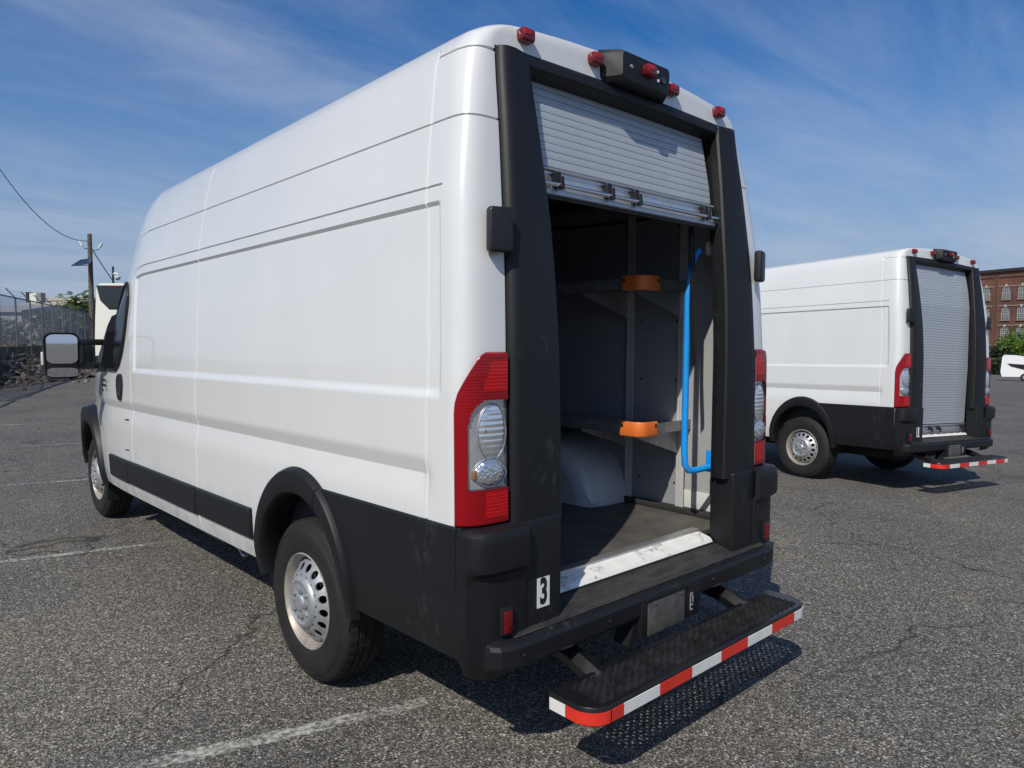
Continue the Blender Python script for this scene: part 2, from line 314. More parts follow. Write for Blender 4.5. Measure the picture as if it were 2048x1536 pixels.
# ------------------------------------------------------------------ mesh helpers
def link(name, me, parent=None, mat=None):
    o = bpy.data.objects.new(name, me); COL.objects.link(o)
    if parent is not None: o.parent = parent
    if mat and me is not None and not me.materials: me.materials.append(MATS[mat])
    return o
def tag(o, label=None, cat=None, group=None, kind=None):
    if label: o['label'] = label
    if cat: o['category'] = cat
    if group: o['group'] = group
    if kind: o['kind'] = kind
    return o
def empty(name, loc=(0, 0, 0), rz=0):
    o = bpy.data.objects.new(name, None); COL.objects.link(o); o.location = loc; o.rotation_euler[2] = rz; o.empty_display_size = 0.2; return o
def copy_tree(o, parent=None, skip=()):
    c = o.copy(); COL.objects.link(c); c.parent = parent
    for ch in list(o.children):
        if ch.name.split('.')[0] in skip or ch in skip: continue
        copy_tree(ch, c, skip)
    return c
class MB:
    def __init__(s): s.v = []; s.f = []; s.uv = None
    def add(s, vs, fs):
        n = len(s.v); s.v += [tuple(p) for p in vs]; s.f += [tuple(i+n for i in f) for f in fs]; return s
    def mirror(s):
        m = MB(); m.v = [(-x, y, z) for x, y, z in s.v]; m.f = [tuple(reversed(f)) for f in s.f]; return m
    def merge(s, o): return s.add(o.v, o.f)
    def xf(s, M): s.v = [tuple(M @ Vector(p)) for p in s.v]; return s
    def box(s, c, d, bev=0.0, seg=2, M=None):
        bm = bmesh.new(); bmesh.ops.create_cube(bm, size=1)
        for v in bm.verts: v.co = Vector((v.co.x*d[0], v.co.y*d[1], v.co.z*d[2]))
        if bev > 0: bmesh.ops.bevel(bm, geom=list(bm.edges), offset=min(bev, min(d)*0.45), segments=seg, affect='EDGES', profile=0.6)
        c = Vector(c)
        vs = [(M @ v.co + c) if M is not None else v.co + c for v in bm.verts]; bm.verts.index_update()
        s.add(vs, [[v.index for v in f.verts] for f in bm.faces]); bm.free(); return s
    def tube(s, pts, r, n=8, caps=True):
        pts = [Vector(p) for p in pts]; rs = r if isinstance(r, (list, tuple)) else [r]*len(pts)
        rings = []; prev = None
        for i, p in enumerate(pts):
            t = (pts[min(i+1, len(pts)-1)] - pts[max(i-1, 0)]).normalized()
            if prev is None:
                a = t.orthogonal().normalized()
            else:
                a = (prev - t*prev.dot(t)).normalized()
            prev = a; b = t.cross(a)
            rings.append([p + rs[i]*(math.cos(2*math.pi*k/n)*a + math.sin(2*math.pi*k/n)*b) for k in range(n)])
        vs = [q for rg in rings for q in rg]; fs = []
        for i in range(len(pts)-1):
            for k in range(n):
                fs.append((i*n+k, i*n+(k+1) % n, (i+1)*n+(k+1) % n, (i+1)*n+k))
        if caps: fs += [tuple(reversed(range(n))), tuple((len(pts)-1)*n+k for k in range(n))]
        return s.add(vs, fs)
    def lathe_x(s, prof, n=48, cx=0, cy=0, cz=0):
        """profile of (r, x) turned about the x axis"""
        vs = []; fs = []
        for r, x in prof:
            for k in range(n):
                a = 2*math.pi*k/n; vs.append((cx+x, cy+r*math.cos(a), cz+r*math.sin(a)))
        for i in range(len(prof)-1):
            for k in range(n):
                fs.append((i*n+k, (i+1)*n+k, (i+1)*n+(k+1) % n, i*n+(k+1) % n))
        return s.add(vs, fs)
    def prism(s, poly, fn, d0, d1):
        """extrude polygon: fn(u,v,d)->point, closed"""
        n = len(poly); vs = [fn(u, v, d0) for u, v in poly] + [fn(u, v, d1) for u, v in poly]
        fs = [tuple(range(n)), tuple(reversed(range(n, 2*n)))] + [(i, n+i, n+(i+1) % n, (i+1) % n) for i in range(n)]
        return s.add(vs, fs)
    def grid(s, rows, closed=False, flip=False):
        nr, nc = len(rows), len(rows[0]); vs = [p for r in rows for p in r]; fs = []
        for i in range(nr-1):
            for j in range(nc if closed else nc-1):
                q = (i*nc+j, i*nc+(j+1) % nc, (i+1)*nc+(j+1) % nc, (i+1)*nc+j)
                fs.append(tuple(reversed(q)) if flip else q)
        return s.add(vs, fs)
    def build(s, name, mat, parent=None, smooth=35):
        me = bpy.data.meshes.new(name); me.from_pydata(s.v, [], s.f); me.update()
        bm = bmesh.new(); bm.from_mesh(me); bmesh.ops.recalc_face_normals(bm, faces=bm.faces); bm.to_mesh(me); bm.free()
        if smooth:
            me.shade_smooth(); me.set_sharp_from_angle(angle=R(smooth))
        me.materials.append(MATS[mat]); return link(name, me, parent)
    def shell(s, name, mat, parent=None, smooth=35):
        """open surface: keep the winding as given"""
        me = bpy.data.meshes.new(name); me.from_pydata(s.v, [], s.f); me.update()
        if smooth:
            me.shade_smooth(); me.set_sharp_from_angle(angle=R(smooth))
        me.materials.append(MATS[mat]); return link(name, me, parent)
def text_mesh(txt, size, sx=1.0):
    cu = bpy.data.curves.new('glyphs', 'FONT'); cu.body = txt; cu.size = size; cu.align_x = 'CENTER'; cu.align_y = 'CENTER'; cu.offset = size*0.035; cu.extrude = 0.0006
    ob = bpy.data.objects.new('glyphs', cu); COL.objects.link(ob)
    dg = bpy.context.evaluated_depsgraph_get(); me = bpy.data.meshes.new_from_object(ob.evaluated_get(dg))
    bpy.data.objects.remove(ob, do_unlink=True)
    for v in me.vertices: v.co.x *= sx
    return me
def refine(bps, step):
    bps = sorted(set(round(b, 5) for b in bps)); o = [bps[0]]
    for a, b in zip(bps, bps[1:]):
        k = max(1, int(math.ceil((b-a)/step)))
        o += [a + (b-a)*i/k for i in range(1, k+1)]
    return o

# ================================================================== SETTING
def ground_mesh():
    xs = sorted(set([-300, -150, -80, -45] + [x*3.0 for x in range(-10, 42)] + [2.3, 2.7, 3.3, 3.9, 4.4] + [140, 180, 260, 400]))
    ys = [-200, -80, -30, -12, -6, -3, 0, 3, 6, 10, 16, 25, 40, 60, 90, 140, 220, 400]
    m = MB(); m.grid([[(x, y, gz(x, y)) for x in xs] for y in ys])
    return m.shell('ground', 'asphalt', None, smooth=180)
tag(ground_mesh(), kind='structure')

def stripe(name, p, q, width):
    p, q = Vector(p), Vector(q); d = (q-p); L = d.length; d.normalize(); nrm = Vector((-d.y, d.x, 0)); k = max(2, int(L/0.4))
    rows = [[], []]; vs = []; fs = []; uvs = []
    for i in range(k+1):
        c = p + d*(L*i/k); wob = 0.006*math.sin(i*1.7)
        for s in (0, 1):
            a = c + nrm*((s-0.5)*width + wob); vs.append((a.x, a.y, gz(a.x, a.y)+0.004)); uvs.append((L*i/k, s))
    for i in range(k): fs.append((2*i, 2*i+2, 2*i+3, 2*i+1))
    me = bpy.data.meshes.new(name); me.from_pydata(vs, [], fs); ul = me.uv_layers.new(name='UVMap')
    for lp in me.loops: ul.data[lp.index].uv = uvs[lp.vertex_index]
    me.materials.append(MATS['worn_paint']); o = link(name, me); return tag(o, kind='structure')
for (x0, y0, x1, y1, wd) in [(-5.2, 0.75, -0.70, -0.53, 0.115), (-6.0, 4.05, -0.55, 2.74, 0.10), (-6.0, 7.4, 0.2, 5.75, 0.10),
                             (-5.5, 11.0, 0.3, 9.0, 0.10), (-5.0, 14.2, 2.2, 11.5, 0.10), (-3.0, 20.2, 4.5, 17.3, 0.12)]:
    stripe('parking_line', (x0, y0, 0), (x1, y1, 0), wd)
simple('shadow_line_dark', (0.022, 0.021, 0.020), 0.6, var=0.3)  # near-black strip below draws a thin cast shadow line into the ground colour
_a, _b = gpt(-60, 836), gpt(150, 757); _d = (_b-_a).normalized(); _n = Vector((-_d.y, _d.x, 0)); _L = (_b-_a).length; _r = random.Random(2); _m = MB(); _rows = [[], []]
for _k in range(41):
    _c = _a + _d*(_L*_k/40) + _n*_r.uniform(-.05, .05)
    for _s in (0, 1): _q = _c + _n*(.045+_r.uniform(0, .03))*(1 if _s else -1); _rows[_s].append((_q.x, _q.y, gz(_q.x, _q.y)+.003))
tag(_m.grid(_rows).build('painted_shadow_line', 'shadow_line_dark', None, 0), kind='structure')
g1, g2 = gpt(1985, 835), gpt(2060, 834)
stripe('parking_line', g1, g2 + (g2-g1)*0.8, 0.12)

rgp = random.Random(77); pb_ = MB()
for _ in range(420):
    x_, y_ = rgp.uniform(-4.5, 7.5), rgp.uniform(-2.8, 7.5); r_ = rgp.choice((.004, .005, .006, .008, .011)); z_ = gz(x_, y_)
    vs_ = [(x_+r_*rgp.uniform(.7, 1.3)*math.cos(a), y_+r_*rgp.uniform(.7, 1.3)*math.sin(a), z_-.001) for a in (0, 1.3, 2.5, 3.8, 5.1)] + [(x_+rgp.uniform(-.3, .3)*r_, y_, z_+r_*rgp.uniform(.6, 1.2))]
    pb_.add(vs_, [(0, 1, 5), (1, 2, 5), (2, 3, 5), (3, 4, 5), (4, 0, 5)])
simple('grit', (0.22, 0.20, 0.17), 0.9, var=0.7, vscale=3)
tag(pb_.build('loose_grit', 'grit', None, 0), 'loose grit scattered over the asphalt round the vans', 'grit', kind='stuff')

# ================================================================== STEP VAN
BELT = 1.30
HWP = [(.40, .975), (.46, .992), (.56, 1.012), (.75, 1.02), (1.40, 1.02), (1.75, 1.008), (2.03, .99), (2.12, .979), (2.32, .945), (2.45, .922), (2.54, .902), (2.60, .880)]
def hw(z): return sum(interp(z+d, HWP) for d in (-.04, -.02, 0, .02, .04))/5 if z < 2.5 else interp(z, HWP)
YRP = [(.4, -1.185), (.95, -1.182), (1.5, -1.176), (1.8, -1.160), (2.0, -1.140), (2.3, -1.103), (2.5, -1.072), (2.62, -1.058)]
def yr(z): return sum(interp(z+d, YRP) for d in (-.06, -.03, 0, .03, .06))/5
def xo(z): return interp(z, [(.5, .832), (1.5, .835), (2.0, .822), (2.6, .790)])
FR = [(2.3, 1), (2.44, .985), (2.53, .955), (2.66, .885), (2.82, .775), (3.0, .655), (3.3, .475), (3.7, .26), (4.1, .08), (4.35, 0)]
def frac(y): return 1.0 if y < 2.15 else sum(interp(y+d, FR) for d in (-.05, -.025, 0, .025, .05))/5
WFP = [(2.4, 1.0264), (2.8, 1.029), (3.1, 1.026), (3.4, 1.012), (3.7, .98), (4.0, .937), (4.3, .875), (4.6, .80), (4.95, .68)]
def wf(y): return 1+.011*y if y < 2.4 else sum(interp(y+d, WFP) for d in (-.12, -.06, 0, .06, .12))/5
def W(x, y, z):
    """cab taper and sloped front, then the slight nose-down rake of the unladen van"""
    if y > 2.3:
        up = sm(1.0, 2.2, z)
        x *= 1 - 0.10*min(1, (y-2.3)/1.7)**1.5*up
        if z > BELT: z = BELT + (z-BELT)*frac(y)
        if y > 4.3: z = .46 + (z-.46)*(1 - 0.45*((y-4.3)/0.65)**1.6) if z > .46 else z
    z -= .013*max(0, y+.9)*sm(2.35, 2.6, z)*(1 if y < 2.6 else max(0, (3.2-y)/.6))
    return (x*wf(y), y, z - .012*y)
def SP(y, z, off=0.0):
    return W(-(hw(z)+off), y, z)
def CP(t, z, off=0.0, D=.125):
    """rear corner: t=0 end of the side, t=1 start of the rear pillar; t<0 runs forward along the side"""
    h, r, xe = hw(z), yr(z), xo(z)
    if t <= 0: return W(-(h+off), r + D - t*.27, z)
    a = min(t, 1)*math.pi/2; ca, sa = max(math.cos(a), 0)**.55, max(math.sin(a), 0)**.55
    nx, ny = math.cos(a), math.sin(a)
    x = -(xe + (h-xe)*ca) - off*nx; y = r + D - D*sa - off*ny
    if t > 1: x += (t-1)*.27
    return W(x, y, z)
def disp(y, z):
    d = 0.0
    # recessed side panel
    a = sm(1.358, 1.388, z)*(1-sm(2.022, 2.036, z))*sm(-.985, -.965, y)*(1-sm(2.44, 2.47, y))
    d -= .011*a
    # waist groove
    g = (sm(.95, 1.085, z)*.4 + .6*max(0, (z-.95)/.135 if z > .95 else 0)**1.6 if z < 1.085 else max(0, 1-(z-1.085)/.060))
    d -= .017*g*sm(-.94, -.88, y)*(1-sm(4.5, 4.8, y))
    if -1.2 < y < 2.95 and abs(z-2.09) < .0055: d -= .007
    if y < 3.2 and abs(z-2.322) < .004: d -= .006
    if y < -.9 and abs(z-2.572) < .004: d -= .006
    if abs(y-1.27) < .0062 and z < 2.66: d -= .0065
    if abs(y+.905) < .0062: d -= .0065
    if 1.0 > 0 and abs(y-2.525) < .0045 and .5 < z < 2.08: d -= .006
    return d

ZB = [.46, .48, .50, .56, .70, .95, 1.0, 1.05, 1.075, 1.085, 1.095, 1.115, 1.13, 1.145, 1.16, 1.30, 1.350, 1.358, 1.366, 1.373, 1.380, 1.388, 1.396, 1.9, 2.014, 2.022, 2.029, 2.036, 2.044,
      2.080, 2.0845, 2.0855, 2.0945, 2.0955, 2.10, 2.312, 2.318, 2.3185, 2.3255, 2.326, 2.332, 2.45, 2.54, 2.565, 2.5685, 2.5755, 2.578, 2.59]
ZS = refine(ZB, .03)
YB = [4.95, 4.8, 4.5, 4.3, 4.1, 3.9, 3.6, 2.72, 2.66, 2.60, 2.531, 2.5295, 2.5205, 2.519, 2.48, 2.47, 2.455, 2.44, 2.43, 2.2, 1.285, 1.2785, 1.2755, 1.2645, 1.2615, 1.255, .6, 0, -.5, -.85, -.87, -.88, -.8965, -.8995, -.9105, -.9135, -.922, -.94, -.965, -.975, -.985]
YS = list(reversed(refine(YB, .04)))
CT = [0, .004, .012, .025, .045, .07, .10, .14, .18, .22, .27, .32, .37, .42, .47, .52, .57, .62, .67, .72, .77, .82, .87, .91, .945, .97, .986, 1.0]
_top = [(2.575, hw(2.575), yr(2.575), xo(2.575), .125), (2.59, hw(2.59), yr(2.59), xo(2.59), .125), (2.618, .868, -1.060, .775, .12), (2.643, .848, -1.058, .75, .115), (2.662, .815, -1.053, .71, .11), (2.674, .77, -1.044, .66, .105),
      (2.681, .71, -1.024, .60, .10), (2.684, .64, -.97, .53, .10), (2.686, .5, -.80, .40, .1), (2.687, .3, -.6, .22, .08), (2.688, .12, -.35, .08, .04), (2.688, 0.0, -.2, 0.0, .02)]
def catmull(P, k):
    o = []
    for i in range(1, len(P)-1):
        p0, p1, p2, p3 = P[i-1], P[i], P[i+1], P[min(i+2, len(P)-1)]
        for j in range(k):
            t = j/k; o.append(tuple(.5*((2*b) + (-a+c)*t + (2*a-5*b+4*c-d)*t*t + (-a+3*b-3*c+d)*t**3) for a, b, c, d in zip(p0, p1, p2, p3)))
    o.append(P[-1]); return o
LV = [(z, hw(z), yr(z), xo(z), .125) for z in ZS[:-1]] + [tuple(max(0.0, v) if i in (1, 3) else v for i, v in enumerate(L)) for L in catmull(_top, 4)]
def crown(x, z): return .055*max(0, 1-(x/.82)**2)*sm(2.56, 2.66, z)
NR = 8
def level_row(L):
    z, h, r, xe, D = L; row = []
    for y in YS:
        y2 = y if y > -.5 else -.5 + (y+.5)*((r+D+.5)/(-.985+.5))
        d = disp(y, z) if z < 2.6 else 0.0
        x = -(h+d); row.append(W(x, y2, z+crown(x, z)))
    for t in CT[1:]:
        a = t*math.pi/2; p_ = .55 if z < 2.3 else .55 + .2*sm(2.3, 2.6, z); x = -(xe+(h-xe)*max(math.cos(a), 0)**p_); y = r+D-D*math.sin(a)**p_
        d = -.006 if abs(z-2.322) < .004 or abs(z-2.572) < .004 else 0
        row.append(W(x-d*math.cos(a), y-d*math.sin(a), z+crown(x, z)))
    for k in range(1, NR+1):
        x = -xe*(1-k/NR); row.append(W(x, r, z+crown(x, z)))
    return row
ROWS = [level_row(L) for L in LV]
nY = len(YS); nC = nY+len(CT)-1+NR
ARCH = [(0.0, .47, .415, .455), (4.0, .45, .50, .50)]
def build_shell(root):
    sets = {'body': [], 'roof': [], 'cab_door': [], 'windshield': []}
    vid = lambda i, j: i*nC+j
    for i in range(len(LV)-1):
        zc = (LV[i][0]+LV[i+1][0])/2
        for j in range(nC-1):
            rear = j >= nY+len(CT)-2
            if rear and zc < 2.59: continue
            y = (YS[j]+YS[j+1])/2 if j < nY-1 else -1.1
            if any(((y-cy)/ry)**2 + ((zc-cz)/rz)**2 < 1 for cy, cz, ry, rz in ARCH) and j < nY-1: continue
            q = (vid(i, j), vid(i, j+1), vid(i+1, j+1), vid(i+1, j))
            if 3.06 < y < 4.2 and zc > 2.05: sets['windshield'].append(q)
            elif zc > 2.322: sets['roof'].append(q)
            elif 2.525 < y < 3.78 and .48 < zc < 2.06: sets['cab_door'].append(q)
            else: sets['body'].append(q)
    V = [p for r in ROWS for p in r]
    objs = {}
    for nm, fs in sets.items():
        used = sorted({i for f in fs for i in f}); idx = {a: k for k, a in enumerate(used)}
        m = MB(); m.v = [V[a] for a in used]; m.f = [tuple(idx[a] for a in f) for f in fs]
        if nm == 'cab_door':
            for mm_ in (m, m.mirror()):
                objs.setdefault(nm, []).append(mm_.shell(nm, 'white_paint', root, 19))
        else:
            m.merge(m.mirror()); objs[nm] = m.shell(nm, 'dark_glass' if nm == 'windshield' else 'white_paint', root, 19)
    return objs

van = empty('step_van'); SH = build_shell(van)
tag(van, 'nearest tall white step van, roller door half open, number 3 on its rear pillar', 'van', 'white step vans')
def both(m, name, mat, parent=None, smooth=35, shell=False):
    p = parent or van; f = (lambda mm: mm.shell if shell else mm.build)
    a = f(m)(name, mat, p, smooth); b = f(m.mirror())(name, mat, p, smooth); return a, b

# --- lower black panels, rub strips, wheel arch flares
def pad(ys, zs, off, fn=SP, b=.010, base=0.0):
    """raised pad on the side with softly chamfered edges; ys may be a function of z"""
    rows = []
    z0, z1 = zs[0], zs[-1]; zl = [z0, z0+b*.3] + refine([z0+b, z1-b], .05) + [z1-b*.3, z1]
    for z in zl:
        a, c = (ys(z) if callable(ys) else ys); s = 1 if c > a else -1
        yl = [a, a+s*b*.3] + (refine([min(a+s*b, c-s*b), max(a+s*b, c-s*b)], .05) if s > 0 else list(reversed(refine([min(a+s*b, c-s*b), max(a+s*b, c-s*b)], .05)))) + [c-s*b*.3, c]
        row = []
        for k, y in enumerate(yl):
            e = min(k, len(yl)-1-k); ez = min(zl.index(z), len(zl)-1-zl.index(z)); e = min(e, ez)
            row.append(fn(y, z, base if e == 0 else (off*.7 if e == 1 else off)))
        rows.append(row)
    n = max(len(r) for r in rows)
    for r_ in rows:
        while len(r_) < n: r_.insert(-3, r_[-4])
    return MB().grid(rows)
both(pad((.512, 1.262), (.562, .722), .020), 'rub_strip', 'black_plastic', shell=True)
both(pad((1.278, 2.60), (.556, .722), .020), 'rub_strip', 'black_plastic', shell=True)
both(pad((2.612, 3.12), (.552, .720), .020), 'rub_strip', 'black_plastic', shell=True)
def quarter():
    rows = []
    for z in refine([.46, .48, .60, .9, .922, .928], .03) + [.9285]:
        ys_ = -.45*math.sqrt(max(0, 1-((min(z, .928)-.47)/.52)**2)) + .04
        of = .012 if z < .925 else (.004 if z < .9282 else -.10)
        row = [SP(ys_ + (-.96-ys_)*k/16, min(z, .928), of) for k in range(17)]
        row += [W(-(hw(z)+of), y, min(z, .928)) for y in (-1.0, -1.05, -1.10, -1.146)]
        rows.append(row)
    return MB().grid(rows)
both(quarter(), 'lower_quarter_panel', 'black_plastic', shell=True)
def flare(cy, cz, ry, rz, ri, rj, lim=(-6, 186), bulge=.035, out_=None):
    prof = [(0, .002), (.06, .6), (.14, .95), (.3, 1.0), (.55, 1.02), (.78, .95), (.9, .8), (.97, .45), (1.0, .0), (1.0, -1.2), (1.0, -3.0)]
    rows = []
    for k in range(61):
        th = R(lim[0] + (lim[1]-lim[0])*k/60); row = []
        for u, h in prof:
            a = ry + (ri-ry)*u; b = rz + (rj-rz)*u
            y = cy + a*math.cos(th); z = cz + b*math.sin(th); row.append(SP(y, max(z, .41), bulge*h + ((out_(y) if out_ else 0)*sm(0, .12, u))))
        rows.append(row)
    return MB().grid(rows)
both(flare(0, .47, .455, .525, .385, .40, (-8, 188)), 'wheel_arch_trim', 'black_plastic', shell=True)
for th_ in (118,):
    pts_ = []
    for u_ in (0, .1, .3, .6, .9, 1.0):
        a_ = .455+(.385-.455)*u_; b__ = .525+(.40-.525)*u_; pts_.append(SP(a_*math.cos(R(th_)), .47+b__*math.sin(R(th_)), .0365*(1 if .05 < u_ < .95 else .3)))
    both(MB().tube(pts_, .0022, 4), 'trim_joint', 'under_black')
both(flare(4.0, .46, .575, .585, .45, .435, (2, 184), .035, lambda y: interp(y, [(3.5, 0), (3.8, .025), (4.0, .055), (4.3, .095), (4.6, .12)])), 'wheel_arch_trim', 'black_plastic', shell=True)
def well(cy, cz, ry, rz, xin):
    rows = []
    for x in (-.985, -.8, xin):
        rows.append([W(x, cy+ry*math.cos(R(a)), cz+rz*math.sin(R(a))) for a in range(-20, 201, 10)])
    m = MB().grid(rows); n = len(rows[0]); c = len(m.v)
    m.add([W(xin, cy+ry*math.cos(R(a)), cz+rz*math.sin(R(a))) for a in range(-20, 201, 10)], [tuple(range(n))]); return m
both(well(0, .47, .388, .42, -.70), 'wheel_well', 'under_black', shell=True)
both(well(4.0, .45, .50, .50, -.60), 'wheel_well', 'under_black', shell=True)

# --- wheels
TY = MB()
tp = [(.205, .03), (.214, .012), (.232, .004), (.238, .0035), (.240, .0015), (.244, .0012), (.246, .003), (.262, -.001), (.292, -.003), (.315, .000), (.320, .002), (.322, .000), (.327, .001), (.329, .0045), (.336, .008), (.352, .016), (.361, .024)]
TY.lathe_x(tp, 72)
sidewall = TY
TR = MB(); nseg = 144
tread = [(.361, .024), (.3685, .030), (.3705, .038), (.3715, .058), (.3715, .064), (.364, .066), (.364, .073), (.3717, .075), (.3722, .100), (.364, .102), (.364, .109), (.3722, .111), (.3717, .140), (.364, .142), (.364, .149), (.3715, .151), (.3715, .157), (.3705, .180), (.3685, .190), (.361, .198)]
vs, fs = [], []
for i, (r, x) in enumerate(tread):
    for k in range(nseg):
        a = 2*math.pi*k/nseg; rr = r
        if (i in (1, 2, 3) or i in (16, 17, 18)) and k % 3 == 0: rr -= .007
        if i in (7, 8, 11, 12) and k % 4 == 0: rr -= .003
        vs.append((x, rr*math.cos(a), rr*math.sin(a)))
for i in range(len(tread)-1):
    for k in range(nseg): fs.append((i*nseg+k, (i+1)*nseg+k, (i+1)*nseg+(k+1) % nseg, i*nseg+(k+1) % nseg))
TR.add(vs, fs); TR.lathe_x([(.361, .198), (.33, .214), (.28, .218), (.22, .205), (.2, .19)], 72)
RM = MB().lathe_x([(.203, .034), (.210, .016), (.2155, .004), (.2195, .006), (.2205, .011), (.217, .014), (.2095, .010), (.203, .022), (.199, .036), (.196, .046), (.194, .080), (.194, .15)], 72)
def disc():
    m = MB(); nh = 16; r0, r1 = .122, .186; x0, x1 = -.008, .040
    X = lambda r: x0 + (x1-x0)*((r-r0)/(r1-r0))**1.3
    for k in range(nh):
        a0, a1 = 2*math.pi*k/nh, 2*math.pi*(k+1)/nh; am = (a0+a1)/2; rc = .155; hr = .0180; n = 20
        outer, inner, lip = [], [], []
        for i in range(n):
            ph = 2*math.pi*i/n; cx_, sy_ = math.cos(ph), math.sin(ph)
            # sector boundary point hit in this direction (square-ish map)
            q = max(abs(cx_), abs(sy_)); u, v = cx_/q, sy_/q
            r = (r0+r1)/2 + v*(r1-r0)/2; a = am + u*(a1-a0)/2
            outer.append((X(r), r*math.cos(a), r*math.sin(a)))
            rr = rc + hr*sy_; aa = am + hr*1.0*cx_/rc
            inner.append((X(rr), rr*math.cos(aa), rr*math.sin(aa))); lip.append((X(rr)+.007, rr*math.cos(aa)*.998, rr*math.sin(aa)*.998))
        m.grid([outer, inner, lip], closed=True)
    m.lathe_x([(.186, .040), (.190, .050), (.194, .08)], 64)
    m.lathe_x([(.122, -.008), (.118, -.013), (.112, -.019), (.104, -.023), (.098, -.024), (.094, -.021), (.088, -.0185), (.045, -.0185), (.041, -.022), (.036, -.028), (.030, -.030), (.012, -.031), (0.0, -.031)], 64)
    for k in range(5):
        a = 2*math.pi*k/5+.3
        m.box((-.0205, .068*math.cos(a+.63), .068*math.sin(a+.63)), (.008, .026, .013), .004, 2, Matrix.Rotation(a+.63, 3, 'X'))
    return m
LNS = []
for k in range(5):
    a = 2*math.pi*k/5+.3; LNS.append(MB().lathe_x([(.012, -.014), (.0115, -.032), (.009, -.035), (0, -.035)], 6, 0, .060*math.cos(a), .060*math.sin(a)))
BK = MB().lathe_x([(0, .095), (.19, .095), (.19, .12)], 40)
def wheel(x, y, side):
    t = sidewall.build('wheel', 'sidewall_rubber', van, 50)
    t.location = (x, y, .372)
    for m, nm, mt in ((TR, 'tread', 'rubber_tyre'), (RM, 'rim', 'rim_steel'), (disc(), 'wheel_disc', 'steel_wheel'), *[(q_, 'lug_nut', 'galvanised') for q_ in LNS], (BK, 'brake_drum', 'under_black')):
        m.build(nm, mt, t, 45)
    t.rotation_euler = (R(17), 0, 0)
    return t
w0 = wheel(-1.0, 0.0, -1)
def wcopy(x, y, flip, spin, steer=0):
    c = copy_tree(w0, van); c.location = (x, y, .372)
    c.rotation_euler = Matrix.Rotation(math.pi if flip else 0, 3, 'Z').to_euler() if flip else (R(spin), 0, steer); return c
wcopy(-.945, 4.038, False, 40); wcopy(1.0, 0, True, 0); wcopy(.945, 4.038, True, 0)

# --- underbody
m = MB().box((0, 1.75, .52), (1.86, 5.6, .04)); m.build('floor_pan', 'under_black', van, 0)
m = MB()
for s in (-1, 1):
    m.box((s*.52, 1.6, .40), (.10, 5.2, .16), .01)
m.box((0, 0, .34), (1.5, .12, .12), .03).box((0, -.9, .40), (1.0, .10, .12), .01).box((.15, -.55, .38), (.62, .62, .16), .05); m.build('chassis', 'under_black', van)
both(MB().box((-.90, 2.05, .405), (.05, 1.75, .07), .012), 'side_sill_rail', 'underbody_grey')
both(MB().box((-.88, 1.03, .40), (.05, .07, .06), .01).tube([(-.90, 1.02, .40), (-.90, .95, .355), (-.90, .90, .36)], .012, 8), 'jack_hook', 'galvanised')

# --- tail lamps
_ts = [k/400 for k in range(401)]
_pp = [(.198*max(math.cos(t*math.pi/2), 0)**.55, .125*max(math.sin(t*math.pi/2), 0)**.55) for t in _ts]
_cl = [0.0]
for _a, _b in zip(_pp, _pp[1:]): _cl.append(_cl[-1]+math.dist(_a, _b))
def tmap(q):
    L_ = q*_cl[-1]
    for k in range(400):
        if _cl[k+1] >= L_: return _ts[k] + (L_-_cl[k])/max(1e-9, _cl[k+1]-_cl[k])/400
    return 1.0
def tl(z): return interp(z, [(0, .255), (1.31, .255), (1.345, .265), (1.38, .30), (1.42, .37), (1.46, .45), (1.49, .52), (1.507, .57), (1.518, .67)])
def lampP(u, z, off): t0 = tl(z); return CP(tmap(t0 + (1.0-t0)*u), z, off)
zl = refine([.926, .932, .942, 1.045, 1.30, 1.48, 1.505, 1.516], .008); ul = [0, .02, .05] + [.05+.026*k for k in range(1, 35)] + [.955, .985, 1.0]
def lamp_faces(sel, off):
    m = MB(); ids = {}
    def vid(i, j):
        if (i, j) not in ids:
            e = min(i, len(zl)-1-i, 1 if j in (0,) else 9, len(ul)-1-j); o = 0.002 if e == 0 else (off*.75 if e == 1 else off)
            ids[(i, j)] = len(m.v); m.v.append(lampP(ul[j], zl[i], o))
        return ids[(i, j)]
    for i in range(len(zl)-1):
        for j in range(len(ul)-1):
            if sel((ul[j]+ul[j+1])/2, (zl[i]+zl[i+1])/2): m.f.append((vid(i, j), vid(i, j+1), vid(i+1, j+1), vid(i+1, j)))
    return m
def clear(u, z):
    if not (.215 < u < .955 and 1.055 < z < 1.355): return False
    return not (u < .55 and z > 1.262 and ((.55-u)/.335)**2 + ((z-1.262)/.093)**2 > 1)
def glow_hi(u, z): return 1.385 < z < 1.485 and .42 < u < .94
def glow_lo(u, z): return z < 1.045 and .5 < u < .94 and z > .955
def glow(u, z): return glow_hi(u, z) or glow_lo(u, z)
def _unused(u, z): return not clear(u, z) and ((z < 1.045 and u > .5 and u < .94 and z > .955) or (1.385 < z < 1.485 and .52 < u < .94))
def edge(u, z): return u > .955
la, lb = both(lamp_faces(lambda u, z: not clear(u, z) and not glow(u, z) and not edge(u, z), .020), 'tail_lamp', 'red_lens', shell=True)
